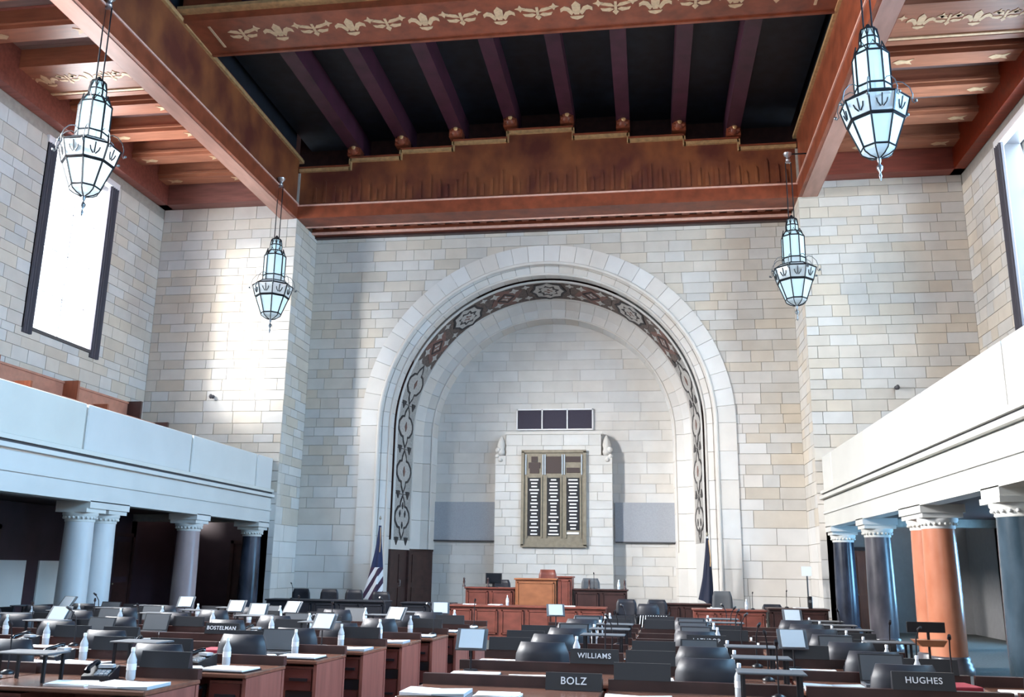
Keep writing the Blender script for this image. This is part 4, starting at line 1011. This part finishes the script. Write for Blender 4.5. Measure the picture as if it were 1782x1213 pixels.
q = MB(); q.bbox(-.05, .05, -.05, .05, 0, .26, .012); q.build('case', BLACK, sp); MB().lathe([(.035, 0), (.03, .01)], 10).xf(Matrix.Translation((0, -.05, .15)) @ Matrix.Rotation(R(90), 4, 'X')).build('cone', GREY, sp)
# rack of white files
fr = thing('file_rack', 'black rack holding a row of upright white files right of the clerk desk', 'rack', (3.1, 19.6, 0))
B(-.34, .34, -.15, .15, .40, .46).build('tray', BLACK, fr)
for x in (-.34, .32): B(x, x+.02, -.15, .15, 0, .66).build('side', BLACK, fr)
B(-.34, .34, .12, .15, .46, .70).build('back', BLACK, fr)
for i in range(11):
    x = -.29+i*.055; sl = .03-.003*i
    MB().hexa([(x, -.13, .46), (x+.018, -.13, .46), (x+.018, .11, .46), (x, .11, .46), (x+sl, -.13, .68), (x+sl+.018, -.13, .68), (x+sl+.018, .11, .68), (x+sl, .11, .68)]).build('white_file', PAPER, fr)
# sign on a stand
sg_ = thing('sign_stand', 'small white square sign on a thin black pole near the right pier', 'sign', (6.95, 24.4, 0))
MB().lathe([(.16, 0), (.16, .02), (.03, .05)], 14).build('foot', BLACK, sg_); MB().tube([(0, 0, .03), (0, 0, 1.56)], .018, 8).build('pole', BLACK, sg_)
B(-.13, .11, -.03, -.01, 1.50, 1.73).build('sign_panel', WHITE, sg_)

ps_ = thing('lectern_stand', 'thin-poled lectern with small black plate over an orange tray, before the red columns', 'lectern', (5.78, 10.0, 0))
MB().lathe([(.13, 0), (.13, .02), (.02, .04)], 14).build('foot', BLACK, ps_); MB().tube([(0, 0, .03), (0, 0, .98)], .012, 8).build('pole', BLACK, ps_)
MB().prism([(-.15, .96), (-.09, .90), (.11, .90), (.15, .96)], -.10, .10, 'y').build('tray', ORANGE, ps_)
B(-.20, .16, -.02, .0, 1.03, 1.13).build('top_plate', BLACK, ps_); B(-.012, .012, -.01, .01, .96, 1.03).build('bracket', BLACK, ps_)
# flags
def flag(loc, H_, z0, z1, label, m, polem, rbot):
    t = thing('flag', label, 'flag', loc)
    MB().lathe([(.17, 0), (.17, .03), (.06, .09), (.03, .14)], 16).build('stand_base', BRONZE, t)
    MB().tube([(0, 0, .1), (0, 0, H_)], .018, 8).build('pole', polem, t)
    MB().lathe([(.0, 0), (.03, .02), (.035, .05), (.0, .13)], 8, (0, 0, H_)).build('finial', BRONZE, t)
    n, k = 40, 26; vs = []; fs = []
    for j in range(k+1):
        v = j/k; z = z1-(z1-z0)*v; rr_ = .035+rbot*v**1.25
        for i in range(n):
            a = 2*math.pi*i/n; rad = rr_*(1+.30*math.sin(5*a+v*2)*min(1, v*2)+.12*math.sin(9*a))
            vs.append((rad*math.cos(a)-rr_*.55*v, rad*math.sin(a)*.75, z-.10*v*math.cos(a)))
    for j in range(k):
        for i in range(n): q_ = (i+1) % n; fs.append((j*n+i, j*n+q_, (j+1)*n+q_, (j+1)*n+i))
    MB().add(vs, fs, True).build('cloth', m, t)
    MB().tube([(.03, -.05, z1-.05), (.06, -.09, z1-.5), (.05, -.10, z1-.75)], .010, 5).build('cord', GOLD, t)
    return t
def flagmat():
    m = bpy.data.materials.new('striped_flag_cloth'); m.use_nodes = True; nt = m.node_tree; N = nt.nodes.new; L = nt.links.new
    b = nt.nodes['Principled BSDF']; b.inputs['Roughness'].default_value = .8
    tc = N('ShaderNodeTexCoord'); sp_ = N('ShaderNodeSeparateXYZ'); L(tc.outputs['Object'], sp_.inputs[0])
    def mth(op, a, b_=None, v=None):
        n = N('ShaderNodeMath'); n.operation = op; L(a, n.inputs[0])
        if b_ is not None: L(b_, n.inputs[1])
        if v is not None: n.inputs[1].default_value = v
        return n.outputs[0]
    s = mth('SINE', mth('ADD', mth('MULTIPLY', sp_.outputs[0], v=26), mth('MULTIPLY', sp_.outputs[2], v=-15)))
    st = mth('GREATER_THAN', s, v=0)
    mix = N('ShaderNodeMix'); mix.data_type = 'RGBA'; mix.inputs[6].default_value = (.055, .025, .06, 1); mix.inputs[7].default_value = (.80, .80, .84, 1); L(st, mix.inputs[0])
    ct = mth('GREATER_THAN', sp_.outputs[2], v=1.55)
    m2 = N('ShaderNodeMix'); m2.data_type = 'RGBA'; L(ct, m2.inputs[0]); L(mix.outputs[2], m2.inputs[6]); m2.inputs[7].default_value = (.02, .03, .09, 1)
    L(m2.outputs[2], b.inputs['Base Color']); return m
flag((-4.60, 25.9, 0), 2.88, .62, 2.72, 'furled striped flag with dark blue canton on a pole left of the dark door', flagmat(), STEEL, .20)
flag((4.62, 25.9, 0), 2.50, .75, 2.45, 'furled dark navy flag on a pale pole at right foot of the arch', mat('navy_flag_cloth', (.015, .018, .04), .8), WHITE, .13)
